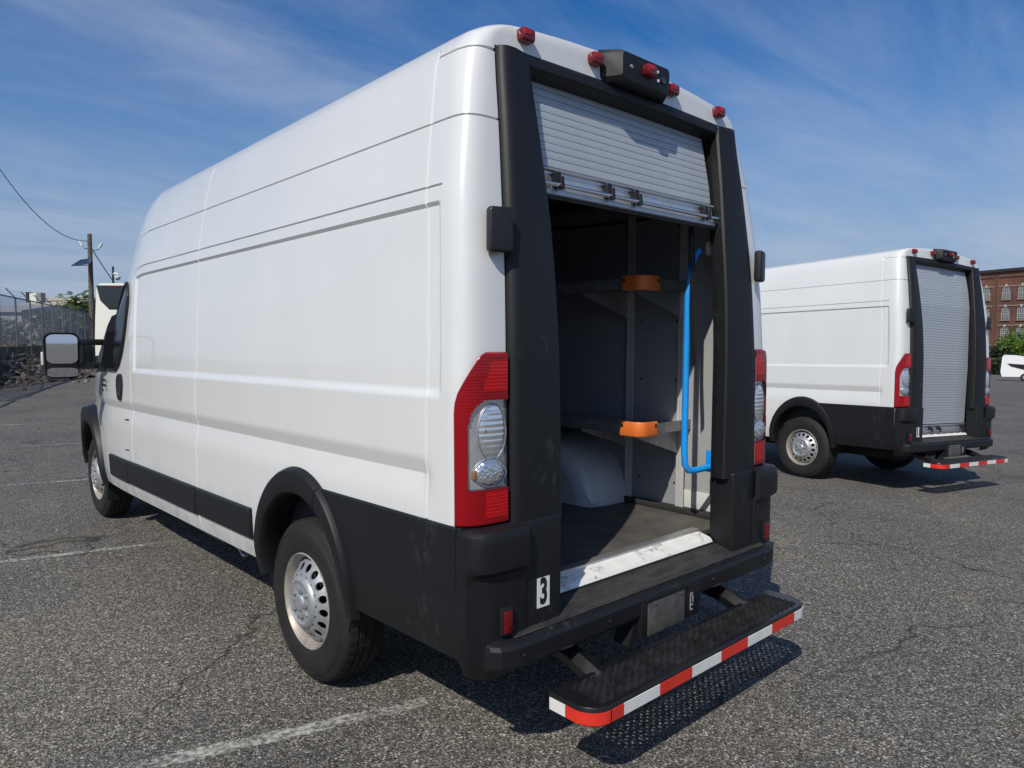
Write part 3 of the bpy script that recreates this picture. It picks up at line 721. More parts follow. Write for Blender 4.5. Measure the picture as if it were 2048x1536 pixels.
for par, flip in ((la, False), (lb, True)):
    def sub(m, nm, mt, sm_=35, shell=True):
        mm_ = m.mirror() if flip else m
        return (mm_.shell if shell else mm_.build)(nm, mt, par, sm_)
    sub(lamp_faces(glow_hi, .020), 'bright_lens', 'bright_red_lens'); sub(lamp_faces(glow_lo, .020), 'bright_lens', 'bright_red_lens')
    sub(lamp_faces(lambda u, z: edge(u, z), .016), 'lamp_edge', 'dark_trim')
    sub(lamp_faces(clear, .006), 'reflector', 'chamber', 20)
    for (uc, zc, ru, rz_, dp) in ((.66, 1.245, .285, .094, .009), (.62, 1.108, .325, .048, .014)):
        rows = []
        for k in range(7):
            f = k/6; rows.append([lampP(uc+ru*(1-f)*math.cos(2*math.pi*i/24), zc+rz_*(1-f)*math.sin(2*math.pi*i/24), .008+dp*math.sqrt(max(0, 1-(1-f)**2))) for i in range(24)])
        sub(MB().grid(rows, closed=True), 'lens_bowl', 'reflector' if zc < 1.2 else 'bowl_clear', 60)
        rr = [lampP(uc+ru*1.02*math.cos(2*math.pi*i/24), zc+rz_*1.03*math.sin(2*math.pi*i/24), .010) for i in range(25)]
        sub(MB().tube(rr, .0022, 5, False), 'lens_ring', 'galvanised', 60)
    q = Vector(lampP(.30, 1.105, .010)); sub(MB().box(q, (.018, .018, .034), .008), 'bulb', 'bulb_amber', 35, False)
    q = Vector(lampP(.50, 1.25, .012)); sub(MB().box(q, (.010, .010, .014), .004), 'bulb', 'bulb_amber', 35, False)

# --- rear pillars, header, corner blocks
def pin(z): return interp(z, [(.9, .556), (1.5, .568), (2.0, .585), (2.6, .628)])
def pillar():
    rows = []
    for z in refine([.90, 2.0, 2.588], .05):
        xo_, xi, y0 = xo(z)*.988, pin(z), yr(z)
        pr = [(xo_-.003, .045), (xo_-.004, .006), (xo_-.007, -.008), (xo_-.014, -.020), (xo_-.026, -.029), (xo_-.042, -.034), (xo_-.07, -.035), (xi+.05, -.028), (xi+.018, -.022), (xi+.006, -.016), (xi, -.006), (xi, .03), (xi+.014, .034), (xi+.014, .046), (xi+.004, .050), (xi+.006, .062), (min(.875, hw(z)-.075), .068)]
        rows.append([(-x, y0+d, z+.013) for x, d in pr])
    return MB().grid(rows)
both(pillar(), 'rear_pillar', 'black_plastic', shell=True, smooth=30)
pb, _ = both(MB().box((-.697, -1.165, .738), (.214, .13, .405), .016, 3), 'pillar_base', 'black_plastic')
hd = MB(); rows = []
for k in range(25):
    x = -.762 + 1.524*k/24; c = .012*max(0, 1-(x/.8)**2)
    rows.append([(x, y, z+c) for y, z in ((-.90, 2.625), (-1.045, 2.617), (-1.067, 2.605), (-1.078, 2.585), (-1.076, 2.562), (-1.062, 2.548), (-1.00, 2.535), (-.955, 2.53), (-.90, 2.53))])
hd.grid(rows, closed=True).build('door_header', 'black_plastic', van)
both(MB().box((-.862, -1.186, 1.940), (.090, .040, .152), .016, 3, Matrix.Rotation(R(-17), 3, 'Z')), 'hinge_cover', 'dark_trim')
def corner_block():
    out_ = [(-1.0195, -1.150), (-1.0200, -1.175), (-1.018, -1.198), (-1.010, -1.222), (-.997, -1.240), (-.975, -1.253), (-.94, -1.260), (-.87, -1.264), (-.80, -1.265), (-.785, -1.262), (-.778, -1.24)]
    rows = []
    for z, ins in ((.405, .075), (.415, .05), (.44, .036), (.50, .030), (.62, .028), (.74, .026), (.778, .024), (.79, .012), (.80, .002), (.82, 0), (.90, 0), (.922, .002), (.934, .010), (.940, .03), (.942, .14)):
        rw = []
        for x, y in out_:
            k = sm(-1.19, -1.245, y) if z > .48 and z < .93 else 1.0
            rw.append((x + ins*(.3+.7*min(1, (-x-.77)/.2))*(k if z < .93 else 1), y + ins*(1 if y < -1.16 else .2)*(k if z < .93 else 1), z))
        rows.append(rw)
    return MB().grid(rows)
cb, cb2 = both(corner_block(), 'bumper_corner', 'black_plastic', shell=True)
both(MB().box((-.878, -1.243, .620), (.050, .02, .095), .006), 'reflector_recess', 'dark_trim')
both(MB().box((-.878, -1.249, .618), (.036, .022, .076), .006), 'rear_reflector', 'lamp_red')

# --- bumper beam, tread, plate
def beam():
    rows = []
    for x, s, dz in [(-.96, .09, 0), (-.945, .045, 0), (-.92, .02, 0), (-.88, .006, 0)] + [(-.84+.07*k, 0, 0) for k in range(25)] + [(.88, .006, 0), (.92, .02, 0), (.945, .045, 0), (.96, .09, 0)]:
        rows.append([(x, y+s, z) for y, z in ((-1.06, .585), (-1.15, .580), (-1.262, .550), (-1.280, .542), (-1.289, .528), (-1.287, .470), (-1.278, .456), (-1.24, .448), (-1.06, .450))])
    m = MB().grid(rows); return m
beam().shell('rear_bumper', 'black_plastic', van, 18)
m = MB().grid([[(-.85+1.70*k/30, y, z) for k in range(31)] for y, z in ((-1.105, .5860), (-1.150, .5835), (-1.20, .5700), (-1.258, .5545))], flip=True); m.shell('bumper_tread', 'bumper_top', van)
m = MB().box((.02, -1.245, .455), (.42, .095, .155), .010); ph_ = m.build('plate_holder', 'black_plastic', van)
MB().box((-.025, -1.2945, .447), (.255, .004, .140), .002).build('plate_blank', 'plate_dark', ph_)
for x in (-.105, .075): MB().lathe_x([(.0065, .002), (.006, -.003), (0, -.004)], 10).xf(Matrix.Translation((x, -1.297, .502)) @ Matrix.Rotation(R(90), 4, 'Z')).build('plate_screw', 'chrome', ph_)
MB().box((-.02, -1.294, .524), (.29, .012, .016), .004).build('plate_lip', 'black_plastic', ph_)
mk = MB()
for (x, z, a, b) in ((.150, .445, .004, .075), (.158, .481, .02, .004), (.158, .409, .02, .004), (.168, .455, .004, .030), (.163, .430, .010, .006), (.164, .470, .008, .005)): mk.box((x, -1.2935, z), (a, .002, b))
mk.build('holder_mark', 'jamb_panel', ph_, 0)
m = MB().prism([(-.16, .46), (-.20, .46), (-.245, .352), (-.225, .345), (-.16, .43)], lambda u, v, d: (u, d, v), -1.27, -1.19); m.build('bumper_gusset', 'black_plastic', van)
for x in (-.52, .50):
    MB().tube([(x, -1.12, .40), (x, -1.22, .385), (x, -1.36, .338)], .040, 6).build('step_bracket', 'tread_black', van, 30)
for x in (-.83, -.38, .34, .80): MB().lathe_x([(.010, .002), (.009, -.002), (.004, -.0025), (0, -.0025)], 12).xf(Matrix.Translation((x, -1.289, .498)) @ Matrix.Rotation(R(90), 4, 'Z')).build('bumper_bolt', 'dark_trim', van)

# --- folding step with punched tread and reflective tape
XL, XR, YF, YB_ = -.765, .745, -1.54, -1.34
def step_path(n=10, r=.085):
    p = [(XL, YB_), (XL, YF+r)]
    p += [(XL+r-r*math.cos(math.pi/2*k/n), YF+r-r*math.sin(math.pi/2*k/n)) for k in range(1, n+1)]
    p += [(XR-r+r*math.sin(math.pi/2*k/n), YF+r-r*math.cos(math.pi/2*k/n)) for k in range(0, n+1)]
    p += [(XR, YF+r), (XR, YB_)]
    return p
sp = step_path()
step = MB()
inner = [(max(-.690, min(.670, x)), max(-1.517, min(-1.358, y))) for x, y in sp]
n = len(sp)
top = [(x, y, .370) for x, y in sp]; tin = [(x, y, .370) for x, y in inner]; low = [(x, y, .308) for x, y in sp]; inb = [(x, y, .356) for x, y in inner]
step.grid([low, [(x, y, .366) for x, y in sp], [(x*.998, y*.9985, .370) for x, y in sp], tin, inb])
step.add([(-.690, -1.358, .370), (.670, -1.358, .370), (.745, -1.34, .370), (-.765, -1.34, .370), (.745, -1.34, .31), (-.765, -1.34, .31), (-.690, -1.358, .356), (.670, -1.358, .356)], [(0, 3, 2, 1), (3, 5, 4, 2), (0, 1, 7, 6)])
stp = step.shell('rear_step', 'tread_black', van, 40)
tr = MB(); NBAR = 62
for k in range(NBAR):
    x = -.680 + 1.340*k/(NBAR-1)
    for j in range(5):
        y = -1.500 + .126*j/4 + (.006 if k % 2 else -.006)
        # punched tooth: steep towards the rear edge, falling away behind
        a, b, hh = .0092, .0100, .0200
        vs = [(x-a, y-b, .361), (x+a, y-b, .361), (x+a*.8, y+b*1.3, .361), (x-a*.8, y+b*1.3, .361), (x-a*.6, y-b*.55, .361+hh), (x+a*.6, y-b*.55, .361+hh), (x+a*.4, y+b*.25, .361+hh*.7), (x-a*.4, y+b*.25, .361+hh*.7)]
        tr.add(vs, [(0, 1, 5, 4), (1, 2, 6, 5), (2, 3, 7, 6), (3, 0, 4, 7), (4, 5, 6, 7)])
    tr.box((x, -1.4375, .3595), (.0085, .160, .005))
for y in (-1.516, -1.4375, -1.359): tr.box((-.01, y, .3565), (1.36, .006, .006))
o = tr.build('tread_teeth', 'tread_worn', stp, 40); o['kind'] = 'stuff'
cum = [0]
for a, b in zip(sp, sp[1:]): cum.append(cum[-1]+math.dist(a, b))
def along(s):
    for i in range(len(cum)-1):
        if s <= cum[i+1] or i == len(cum)-2:
            f = (s-cum[i])/max(1e-9, cum[i+1]-cum[i]); p = Vector(sp[i]).lerp(Vector(sp[i+1]), f)
            d = (Vector(sp[i+1])-Vector(sp[i])).normalized(); return p, Vector((d.y, -d.x))
s0 = cum[11+1] - 0  # arc end on the rear edge
front0 = next(cum[i] for i in range(len(sp)) if abs(sp[i][1]-YF) < 1e-6); x0f = next(sp[i][0] for i in range(len(sp)) if abs(sp[i][1]-YF) < 1e-6)
sx_ = lambda x: front0 + (x-x0f)
cuts = [(0.004, sx_(-.676)-.175, 'white'), (sx_(-.676)-.174, sx_(-.680), 'red'), (sx_(-.675), sx_(-.611), 'red')]
for k, cname in enumerate(['white', 'red', 'white', 'red', 'white', 'red']): cuts.append((sx_(-.611+.2015*k), sx_(-.611+.2015*(k+1)), cname))
cuts += [(sx_(.598), cum[-1]-.11, 'white'), (cum[-1]-.11, cum[-1]-.004, 'red')]
for a, b, cname in cuts:
    rows = [[], [], [], []]; k = max(2, int((b-a)/.012))
    for i in range(k+1):
        p, nn_ = along(a+(b-a)*i/k); q = p+nn_*.0025
        for r_, (pp, z) in zip(rows, ((p, .353), (q, .3525), (q, .3115), (p, .311))): r_.append((pp.x, pp.y, z))
    MB().grid(rows).build('reflective_tape', 'tape_'+cname, stp, 40)

# --- roof marker lamps and camera housing
def marker(x, y, z):
    o = MB().box((0, -.012, 0), (.064, .050, .048), .016, 3).build('marker_lamp', 'lamp_red', van, 30); o.location = (x, y, z)
    MB().box((-.010, -.0375, .006), (.030, .004, .018), .0015).build('lamp_window', 'bright_red_lens', o)
    b = MB().box((0, .008, -.002), (.072, .008, .056), .003).build('lamp_gasket', 'white_paint', o); return o
def rear_y(x): return -1.050 - 0*x
for x, z in ((-.640, 2.668), (-.258, 2.684), (.258, 2.684), (.640, 2.668)): marker(x, -1.060, z)
hb = MB(); base = [(-.225, 2.625), (.225, 2.625), (.225, 2.745), (-.225, 2.745)]
sec = [(-.96, 1.0, 0, 0), (-1.045, 1.0, 0, 0), (-1.06, .97, .004, 0), (-1.118, .74, .012, -.004), (-1.130, .70, .018, -.010), (-1.132, .66, .026, -.018)]
rows = []
for y, s, b_, t_ in sec:
    c = []
    zlo, zhi = 2.622+b_*.9-.014*(y < -1.05), 2.742+t_
    for (ux, uz) in ((-1, -.72), (-.92, -1), (.92, -1), (1, -.72), (1, .72), (.93, 1), (-.93, 1), (-1, .72)):
        c.append((ux*.225*s, y, (zlo+zhi)/2 + uz*(zhi-zlo)/2))
    rows.append(c)
hb.grid(rows, closed=True); nv = len(hb.v); hb.f.append(tuple(range(nv-8, nv)))
ch = hb.build('camera_housing', 'black_plastic', van, 28)
MB().lathe_x([(.016, .004), (.015, -.006), (.010, -.008), (0, -.006)], 16).xf(Matrix.Translation((.105, -1.133, 2.675)) @ Matrix.Rotation(R(90), 4, 'Z')).build('camera_lens', 'dark_glass', ch)
MB().lathe_x([(.009, .003), (.008, -.002), (0, -.003)], 10).xf(Matrix.Translation((-.105, -1.134, 2.68)) @ Matrix.Rotation(R(90), 4, 'Z')).build('housing_screw', 'galvanised', ch)
for q in ((.07, 2.70), (.075, 2.665)): MB().box((q[0], -1.134, q[1]), (.010, .006, .012), .002).build('status_light', 'device_white', ch)
marker(.0, -1.128, 2.685)

# --- roller door
def ysh(z): return interp(z, [(.6, -1.085), (1.4, -1.10), (1.9, -1.09), (2.1, -1.088), (2.3, -1.064), (2.5, -1.025), (2.62, -.995)])
PITCH_S = .0302
rows = []
for dz, dy_ in ((-.0151, .007), (-.0138, .0003), (-.011, -.0002), (0, -.0004), (.011, -.0002), (.0142, .0003), (.0151, .007)):
    rows.append([(x, dy_, dz) for x in (-.585, -.2, .2, .585)])
slat_mesh = None
def put_slats(parent, zlo, zhi):
    global slat_mesh
    z = zlo + PITCH_S/2
    while z < zhi:
        if slat_mesh is None:
            o = MB().grid(rows, flip=True).shell('slat', 'slat_alu', parent, 40); slat_mesh = o.data
        else: o = link('slat', slat_mesh, parent)
        sl_ = (ysh(z+.02)-ysh(z-.02))/.04
        o.location = (0, ysh(z), z); o.rotation_euler = (-math.atan(sl_), 0, 0); z += PITCH_S
put_slats(van, 2.225, 2.60)
def bottom_bar(parent, z, y, tilt):
    m = MB()
    rows_ = []
    pr = [(.004, .052), (-.010, .052), (-.012, .044), (.000, .040), (.002, .030), (-.002, -.022), (-.013, -.028), (-.014, -.048), (-.004, -.054), (.016, -.054), (.016, .05)]
    for x in (-.585, .585): rows_.append([(x, a, b) for a, b in pr])
    m.grid(rows_, closed=True); k = len(pr); m.f += [tuple(range(k)), tuple(reversed(range(k, 2*k)))]
    o = m.build('bottom_bar', 'alu', parent, 25); o.location = (0, y, z); o.rotation_euler = (tilt, 0, 0)
    MB().tube([(-.60, -.028, -.016), (.625, -.028, -.016)], .0085, 10).build('lock_rod', 'chrome', o, 60)
    for x in (-.505, -.209, -.031, .49):
        bm_ = MB().box((x, -.016, .006), (.028, .032, .058), .005).box((x+.009, -.032, -.008), (.015, .024, .048), .005)
        b = bm_.build('latch_bracket', 'dark_trim', o)
        MB().lathe_x([(.008, 0), (.007, -.004), (0, -.005)], 10).xf(Matrix.Translation((x-.006, -.041, .022)) @ Matrix.Rotation(R(90), 4, 'Z')).build('bolt', 'galvanised', b) if False else None
    MB().box((0, -.004, -.060), (1.16, .014, .012), .003).build('bottom_seal', 'rubber_tyre', o)
    return o
bar1 = bottom_bar(van, 2.163, ysh(2.163)-.006, -math.atan((ysh(2.2)-ysh(2.1))/.1))

# --- threshold and cargo room
m = MB(); rows_ = []
for k in range(41):
    x = -.578 + 1.156*k/40; ridge = .004 if (k % 5 == 2) else 0
    rows_.append([(x, -1.015, .630), (x, -1.055, .632), (x, -1.062, .627+ridge), (x, -1.112, .614+ridge*1.5), (x, -1.122, .608), (x, -1.131, .594), (x, -1.133, .574)])
m.grid(rows_).shell('door_sill', 'sill_paint', van, 25)
MB().box((0, -1.035, .636), (1.156, .045, .012), .003).build('sill_strip', 'alu', van)
MB().box((0, -1.12, .578), (1.2, .03, .03), .004).build('sill_seal', 'under_black', van)
def quad(name, mat, pts): return MB().add(pts, [(0, 1, 2, 3)]).shell(name, mat, van, 0)
FLZ, WX, YFN, CZ = .628, .872, 2.25, 2.46
MB().box((0, .60, FLZ-.012), (1.76, 3.32, .024)).build('cargo_floor', 'floor_rubber', van, 0)
for s in (-1, 1):
    for k, (ya, yb) in enumerate(((-1.045, -.765), (-.755, -.405), (-.395, .55), (.56, 1.4), (1.41, 2.25))):
        MB().box((s*(WX+.006), (ya+yb)/2, 1.50), (.012, yb-ya, 1.74), .003).build('lining_panel', 'jamb_panel' if ya < -1 else 'wall_panel', van, 0)
    MB().box((s*(WX+.02), .65, 1.49), (.012, 3.2, 1.76)).build('inner_skin', 'cargo_dark', van, 0)
    MB().box((s*(WX-.002), -.91, .690), (.010, .29, .125), .004).build('kick_plate', 'device_white', van)
MB().box((0, .69, CZ-.08), (1.74, 3.14, .03)).build('ceiling_lining', 'cargo_dark', van, 0)
MB().box((0, YFN, 1.5), (1.74, .03, 1.8)).build('bulkhead', 'cargo_dark', van, 0)
for x, y in ((WX-.016, -.40), (WX-.016, -.755), (WX-.016, .55), (-WX+.016, -.40), (-WX+.016, .55)):
    MB().box((x, y, 1.50), (.030, .016, 1.74), .002).box((x-.014*(1 if x > 0 else -1), y-.017, 1.50), (.006, .016, 1.74), .001).box((x-.014*(1 if x > 0 else -1), y+.017, 1.50), (.006, .016, 1.74), .001).build('shelf_upright', 'upright_alu', van, 0)
rv = None
for y_, z_ in [(y_, z_) for y_ in (-.70, -.46, -.36, .2) for z_ in (.78, 1.35, 1.68, 2.2)] + [(-1.0, z_) for z_ in (.8, 1.2, 1.7)]:
    if rv is None: o = MB().lathe_x([(.0065, .002), (.006, -.002), (.003, -.003), (0, -.003)], 8).build('lining_screw', 'cargo_dark', van, 40); rv = o.data
    else: o = link('lining_screw', rv, van)
    o.location = (WX-.001, y_, z_)
MB().tube([(WX-.02, -1.02, 2.30), (WX-.03, -.9, 2.22), (WX-.02, -.78, 2.27), (WX-.02, -.4, 2.25), (WX-.02, .4, 2.28), (WX-.02, 2.2, 2.27)], .008, 6).build('wiring_loom', 'cargo_dark', van, 60)
MB().box((WX-.03, .6, .645), (.05, 3.2, .03), .006).build('dark_floor_gap', 'cargo_dark', van)  # dark strip added to draw the dark gap between wall and floor
def wheelhouse():
    rows_ = []
    prof = [(.88, 1.02), (.72, 1.02), (.62, 1.0), (.565, .955), (.54, .88), (.532, .75)]
    for a in range(0, 181, 6):
        th = R(a); rows_.append([(x, .04+.425*k*math.cos(th), .60+.385*k*math.sin(th)) for x, k in prof])
    m = MB().grid(rows_)
    n_ = len(prof); m.f.append(tuple(i*n_+n_-1 for i in range(len(rows_))))
    return m
a, b = both(wheelhouse(), 'wheelhouse', 'wheelhouse_paint', shell=True, smooth=60)
MB().tube([(.555, -.36, .66), (.545, -.30, .72), (.545, -.18, .86), (.56, -.05, .93)], .005, 6).tube([(.60, -.41, .645), (.552, -.37, .65), (.545, -.25, .645), (.545, .05, .645)], .006, 6).build('pressed_rib', 'wheelhouse_paint', a, 60)
def shelf(x0, x1, y0, y1, z):
    s = 1 if x1 > x0 else -1
    r_ = .05; lip = [(x1, y0), (x0+s*r_, y0)] + [(x0+s*r_-s*r_*math.sin(R(t)), y0+r_-r_*math.cos(R(t))) for t in range(15, 90, 15)] + [(x0, y0+r_), (x0, y1)]
    rows_ = [[(x, y, z) for x, y in lip], [(x, y, z-.055) for x, y in lip], [(x+s*.02*(0 if abs(x-x1) < 1e-6 else 1), y+.0, z-.055) for x, y in lip]]
    m = MB().grid(rows_).add([(x0, y1, z-.03), (x1, y1, z-.03), (x1, y0+.002, z-.03), (x0+s*r_, y0+.002, z-.03), (x0+s*.002, y0+r_, z-.03)], [(0, 1, 2, 3, 4)])
    sh = m.build('shelf', 'galvanised', van, 30)
    for yb in (y0+.06, y0+.42, .52):
        MB().prism([(x1, z-.032), (x0+s*.03, z-.058), (x0+s*.03, z-.072), (x1, z-.20)], lambda u, v, d: (u, d, v), yb, yb+.006).build('shelf_bracket', 'galvanised', sh, 0)
    g = []
    gl = [(x0+s*.13, y0-.004), (x0+s*r_, y0-.004)] + [(x0+s*r_-s*(r_+.004)*math.sin(R(t)), y0+r_-(r_+.004)*math.cos(R(t))) for t in range(15, 90, 15)] + [(x0-s*.004, y0+r_), (x0-s*.004, y0+.13)]
    m = MB().grid([[(x, y, z+.012) for x, y in gl], [(x-s*.003*(i > 1), y-.003, z+.004) for i, (x, y) in enumerate(gl)], [(x-s*.003*(i > 1), y-.003, z-.052) for i, (x, y) in enumerate(gl)], [(x, y, z-.062) for x, y in gl]])
    m.build('corner_guard', 'orange_guard', sh, 50)
    MB().box((x0+s*.115, y0-.008, z-.010), (.014, .002, .016)).box((x0-s*.008, y0+.115, z-.010), (.002, .014, .016)).build('guard_slot', 'ink_black', sh, 0)
    return sh
shelf(.43, WX, -.80, 1.9, 1.885); shelf(.43, WX, -.80, 1.9, 1.145); shelf(-.22, -WX, -.80, 1.9, 1.885); shelf(-.30, -WX, -.80, 1.9, 1.145)
rail = [(.615, -1.0, 2.015), (.595, -.993, 1.99), (.578, -.988, 1.955), (.562, -.984, 1.90), (.55, -.98, 1.80), (.547, -.98, 1.4), (.547, -.98, 1.02), (.552, -.982, .955), (.572, -.99, .925), (.61, -1.0, .922), (.715, -1.035, .935)]
gr = MB().tube(rail, .0165, 12).build('grab_rail', 'blue_rail', van, 60)
MB().box((.712, -1.036, .96), (.014, .07, .11), .004).build('rail_foot', 'blue_rail', gr)
st_ = []
for k in range(16):
    z = 2.12-.67*k/15; st_.append((.535+.008*math.sin(k*.5)-.012*(k/15), -1.00-.03*math.sin(k/15*1.4), z))
m = MB().grid([[(x-.013, y, z) for x, y, z in st_], [(x+.013, y-.008, z) for x, y, z in st_], [(x+.013, y-.005, z) for x, y, z in st_], [(x-.013, y+.003, z) for x, y, z in st_]], closed=False); m.build('pull_strap', 'dark_trim', van)
MB().lathe_x([(.0, -.035), (.016, -.034), (.020, -.02), (.021, .0), (.018, .004), (.020, .012), (.018, .030), (0, .034)], 14).xf(Matrix.Translation((.70, -1.0, 2.03)) @ Matrix.Rotation(R(80), 4, 'Y')).build('dome_lamp', 'device_white', van, 60)
both(MB().box((-.606, -1.118, 1.32), (.022, .030, 1.42), .004), 'door_track', 'dark_trim')

# --- number sticker
def sticker(parent, txt, sx):
    o = MB().box((-.688, -1.2315, .671), (.062, .0016, .108)).build('number_sticker', 'sticker_white', parent, 0)
    me = text_mesh(txt, .128, sx); me.materials.append(MATS['ink_black'])
    t = link('digits', me, o); t.location = (-.688, -1.2330, .671); t.rotation_euler = (R(90), 0, 0); return o
num3 = sticker(van, '3', .62)

# --- cab: window, handle, mirror, badge
def side_world(y, zw, off=0.0):
    f = max(frac(y), .05); z = zw + .012*y
    if z > BELT: z = BELT + (z-BELT)/f
    return SP(y, z, off)
zt = lambda y: interp(y, [(2.62, 1.86), (2.66, 1.935), (2.74, 1.97), (2.82, 1.965), (2.95, 1.93), (3.1, 1.85), (3.4, 1.66), (3.75, 1.42)])
zb = lambda y: interp(y, [(2.62, 1.82), (2.66, 1.64), (2.72, 1.49), (2.80, 1.385), (2.90, 1.33), (3.75, 1.325)])
rows_ = [[side_world(2.62+1.13*k/30, zb(2.62+1.13*k/30) + (zt(2.62+1.13*k/30)-zb(2.62+1.13*k/30))*i/8, .006) for k in range(31)] for i in range(9)]
wl = MB().grid(rows_)
for mm_, dr in ((wl, SH['cab_door'][0]), (wl.mirror(), SH['cab_door'][1])):
    mm_.shell('door_window', 'cab_glass', dr, 60)
fr_ = [side_world(2.62+1.13*k/30, zt(2.62+1.13*k/30), .009) for k in range(31)] + [side_world(3.75-1.13*k/30, zb(3.75-1.13*k/30), .009) for k in range(31)]; fr_.append(fr_[0])
fm = MB().tube(fr_, .011, 6, False); fm.build('window_seal', 'dark_trim', SH['cab_door'][0], 60); fm.mirror().build('window_seal', 'dark_trim', SH['cab_door'][1], 60)
hd_ = []
for k in range(17):
    a = 2*math.pi*k/16; ca, sa = math.cos(a), math.sin(a)
    hd_.append((2.80+.078*math.copysign(abs(ca)**.7, ca)*(1 if sa > -.2 else .8), 1.215+.105*math.copysign(abs(sa)**.6, sa)))
hp = MB().grid([[SP(y, z+.034, o_) for y, z in hd_] for o_ in (0.0, .008)] + [[SP(2.80+(y-2.80)*k, 1.215+(z-1.215)*k+.034, o_) for y, z in hd_] for k, o_ in ((.9, .013), (.6, .009), (.2, .006), (.01, .006))])
hp.build('door_handle', 'dark_trim', SH['cab_door'][0], 40); hp.mirror().build('door_handle', 'dark_trim', SH['cab_door'][1], 40)
# mirror on twin arms
def rrect(w_, h_, r_, n_=6):
    o = []
    for cx_, cz_, a0 in ((w_/2-r_, h_/2-r_, 0), (-w_/2+r_, h_/2-r_, 90), (-w_/2+r_, -h_/2+r_, 180), (w_/2-r_, -h_/2+r_, 270)):
        o += [(cx_+r_*math.cos(R(a0+90*k/n_)), cz_+r_*math.sin(R(a0+90*k/n_))) for k in range(n_+1)]
    return o
MX, MY, MZ = -1.312, 3.33, 1.432
sec = [(.0, .93), (-.012, 1.0), (.05, 1.0), (.09, .86), (.115, .6), (.12, .3)]
ol = rrect(.232, .350, .055); ol = [(x*(1+.04*z/.175), z) for x, z in ol]
rows_ = [[(MX+x*k, MY+d, MZ+z*k) for x, z in ol] for d, k in sec]
mh = MB().grid(rows_, closed=True); nv = len(mh.v); L_ = len(ol); mh.f.append(tuple(range(nv-L_, nv))); mh.f.append(tuple(reversed(range(L_))))
gl_up = [(x*.86, .052+z*.63) for x, z in rrect(.232, .350, .060)]; gl_lo = [(x*.84, -.125+z*.20) for x, z in rrect(.232, .350, .08)]
TM = Matrix.Rotation(R(-6), 3, 'Z')
arms = MB().box((-1.115, MY+.02, 1.535), (.19, .055, .048), .014).box((-1.115, MY+.02, 1.355), (.19, .055, .048), .014).box((-1.135, MY+.02, 1.445), (.062, .05, .16), .016)
foot = MB().prism([(3.20, 1.34), (3.20, 1.62), (3.28, 1.66), (3.34, 1.74), (3.44, 1.76), (3.55, 1.58), (3.58, 1.34), (3.4, 1.30)], lambda u, v, d: (side_world(u, v, 0)[0]-d, u, v), .0, .055)
for flip in (False, True):
    X = (lambda m: m.mirror()) if flip else (lambda m: m)
    hdo = X(mh).build('wing_mirror', 'dark_trim', van, 35)
    up_ = MB().prism(gl_up, lambda u, v, d: (MX+u, MY+d-.16*u-.004, MZ+v), -.018, -.0155); X(up_).build('mirror_glass', 'mirror_glass', hdo, 0)
    lo_ = MB().prism(gl_lo, lambda u, v, d: (MX+u, MY+d-.16*u-.10*v-.016, MZ+v), -.018, -.0155); X(lo_).build('spotter_glass', 'mirror_glass', hdo, 0)
    X(arms).build('mirror_arm', 'dark_trim', hdo, 35); X(foot).build('mirror_foot', 'dark_trim', hdo, 30)
    X(MB().box((MX-.118, MY+.045, MZ-.02), (.014, .05, .10), .006)).build('turn_signal', 'device_white', hdo)
bd = MB()
BO = .14
for (y, z, a, b_) in ((3.20, 1.245, .16, .016), (3.20, 1.205, .17, .02), (3.24, 1.165, .10, .014), (3.08, 1.235, .015, .022), (3.08, 1.205, .015, .022), (3.08, 1.175, .015, .022), (3.28, 1.225, .02, .05)):
    p0, p1, p2, p3 = (SP(BO+y+sy_*a/2, z+.034+sz_*b_/2, .004) for sy_, sz_ in ((-1, -1), (1, -1), (1, 1), (-1, 1))); bd.add([p0, p1, p2, p3], [(0, 3, 2, 1)])
bd.shell('door_badge', 'ink_black', SH['cab_door'][0], 0)
for z_ in (1.02, .80):
    p0, p1 = Vector(SP(2.60, z_, .002)), Vector(SP(2.68, z_-.006, .002)); MB().tube([p0, p1], .004, 5).build('door_slot', 'dark_trim', SH['cab_door'][0], 60)
nose = MB().grid([[W(x, 4.95, z) for x in (-.98, -.6, 0, .6, .98)] for z in (.46, .8, 1.3, 2.68)]); nose.shell('front_panel', 'black_plastic', van, 0)

# ------------------------------------------------------------------ second van: same van, door shut, number 11
v2 = copy_tree(van, None, skip=('slat', 'bottom_bar', 'number_sticker', 'shelf', 'grab_rail', 'pull_strap', 'dome_lamp', 'lining_panel', 'shelf_upright', 'kick_plate'))
RV = Matrix.Rotation(-.1796, 4, 'Z') @ Matrix.Rotation(-.0114, 4, 'X') @ Matrix.Rotation(.0342, 4, 'Y')
v2.rotation_mode = 'QUATERNION'; v2.rotation_quaternion = RV.to_quaternion(); v2.location = (6.9754, .8442, -.1299)
tag(v2, 'white step van parked farther right with closed grey roller door and number 11', 'van', 'white step vans')
put_slats(v2, .735, 2.60)
b2 = copy_tree(bar1, v2); b2.location = (0, ysh(.68)-.006, .675); b2.rotation_euler = (0, 0, 0)
sticker(v2, '11', .62)

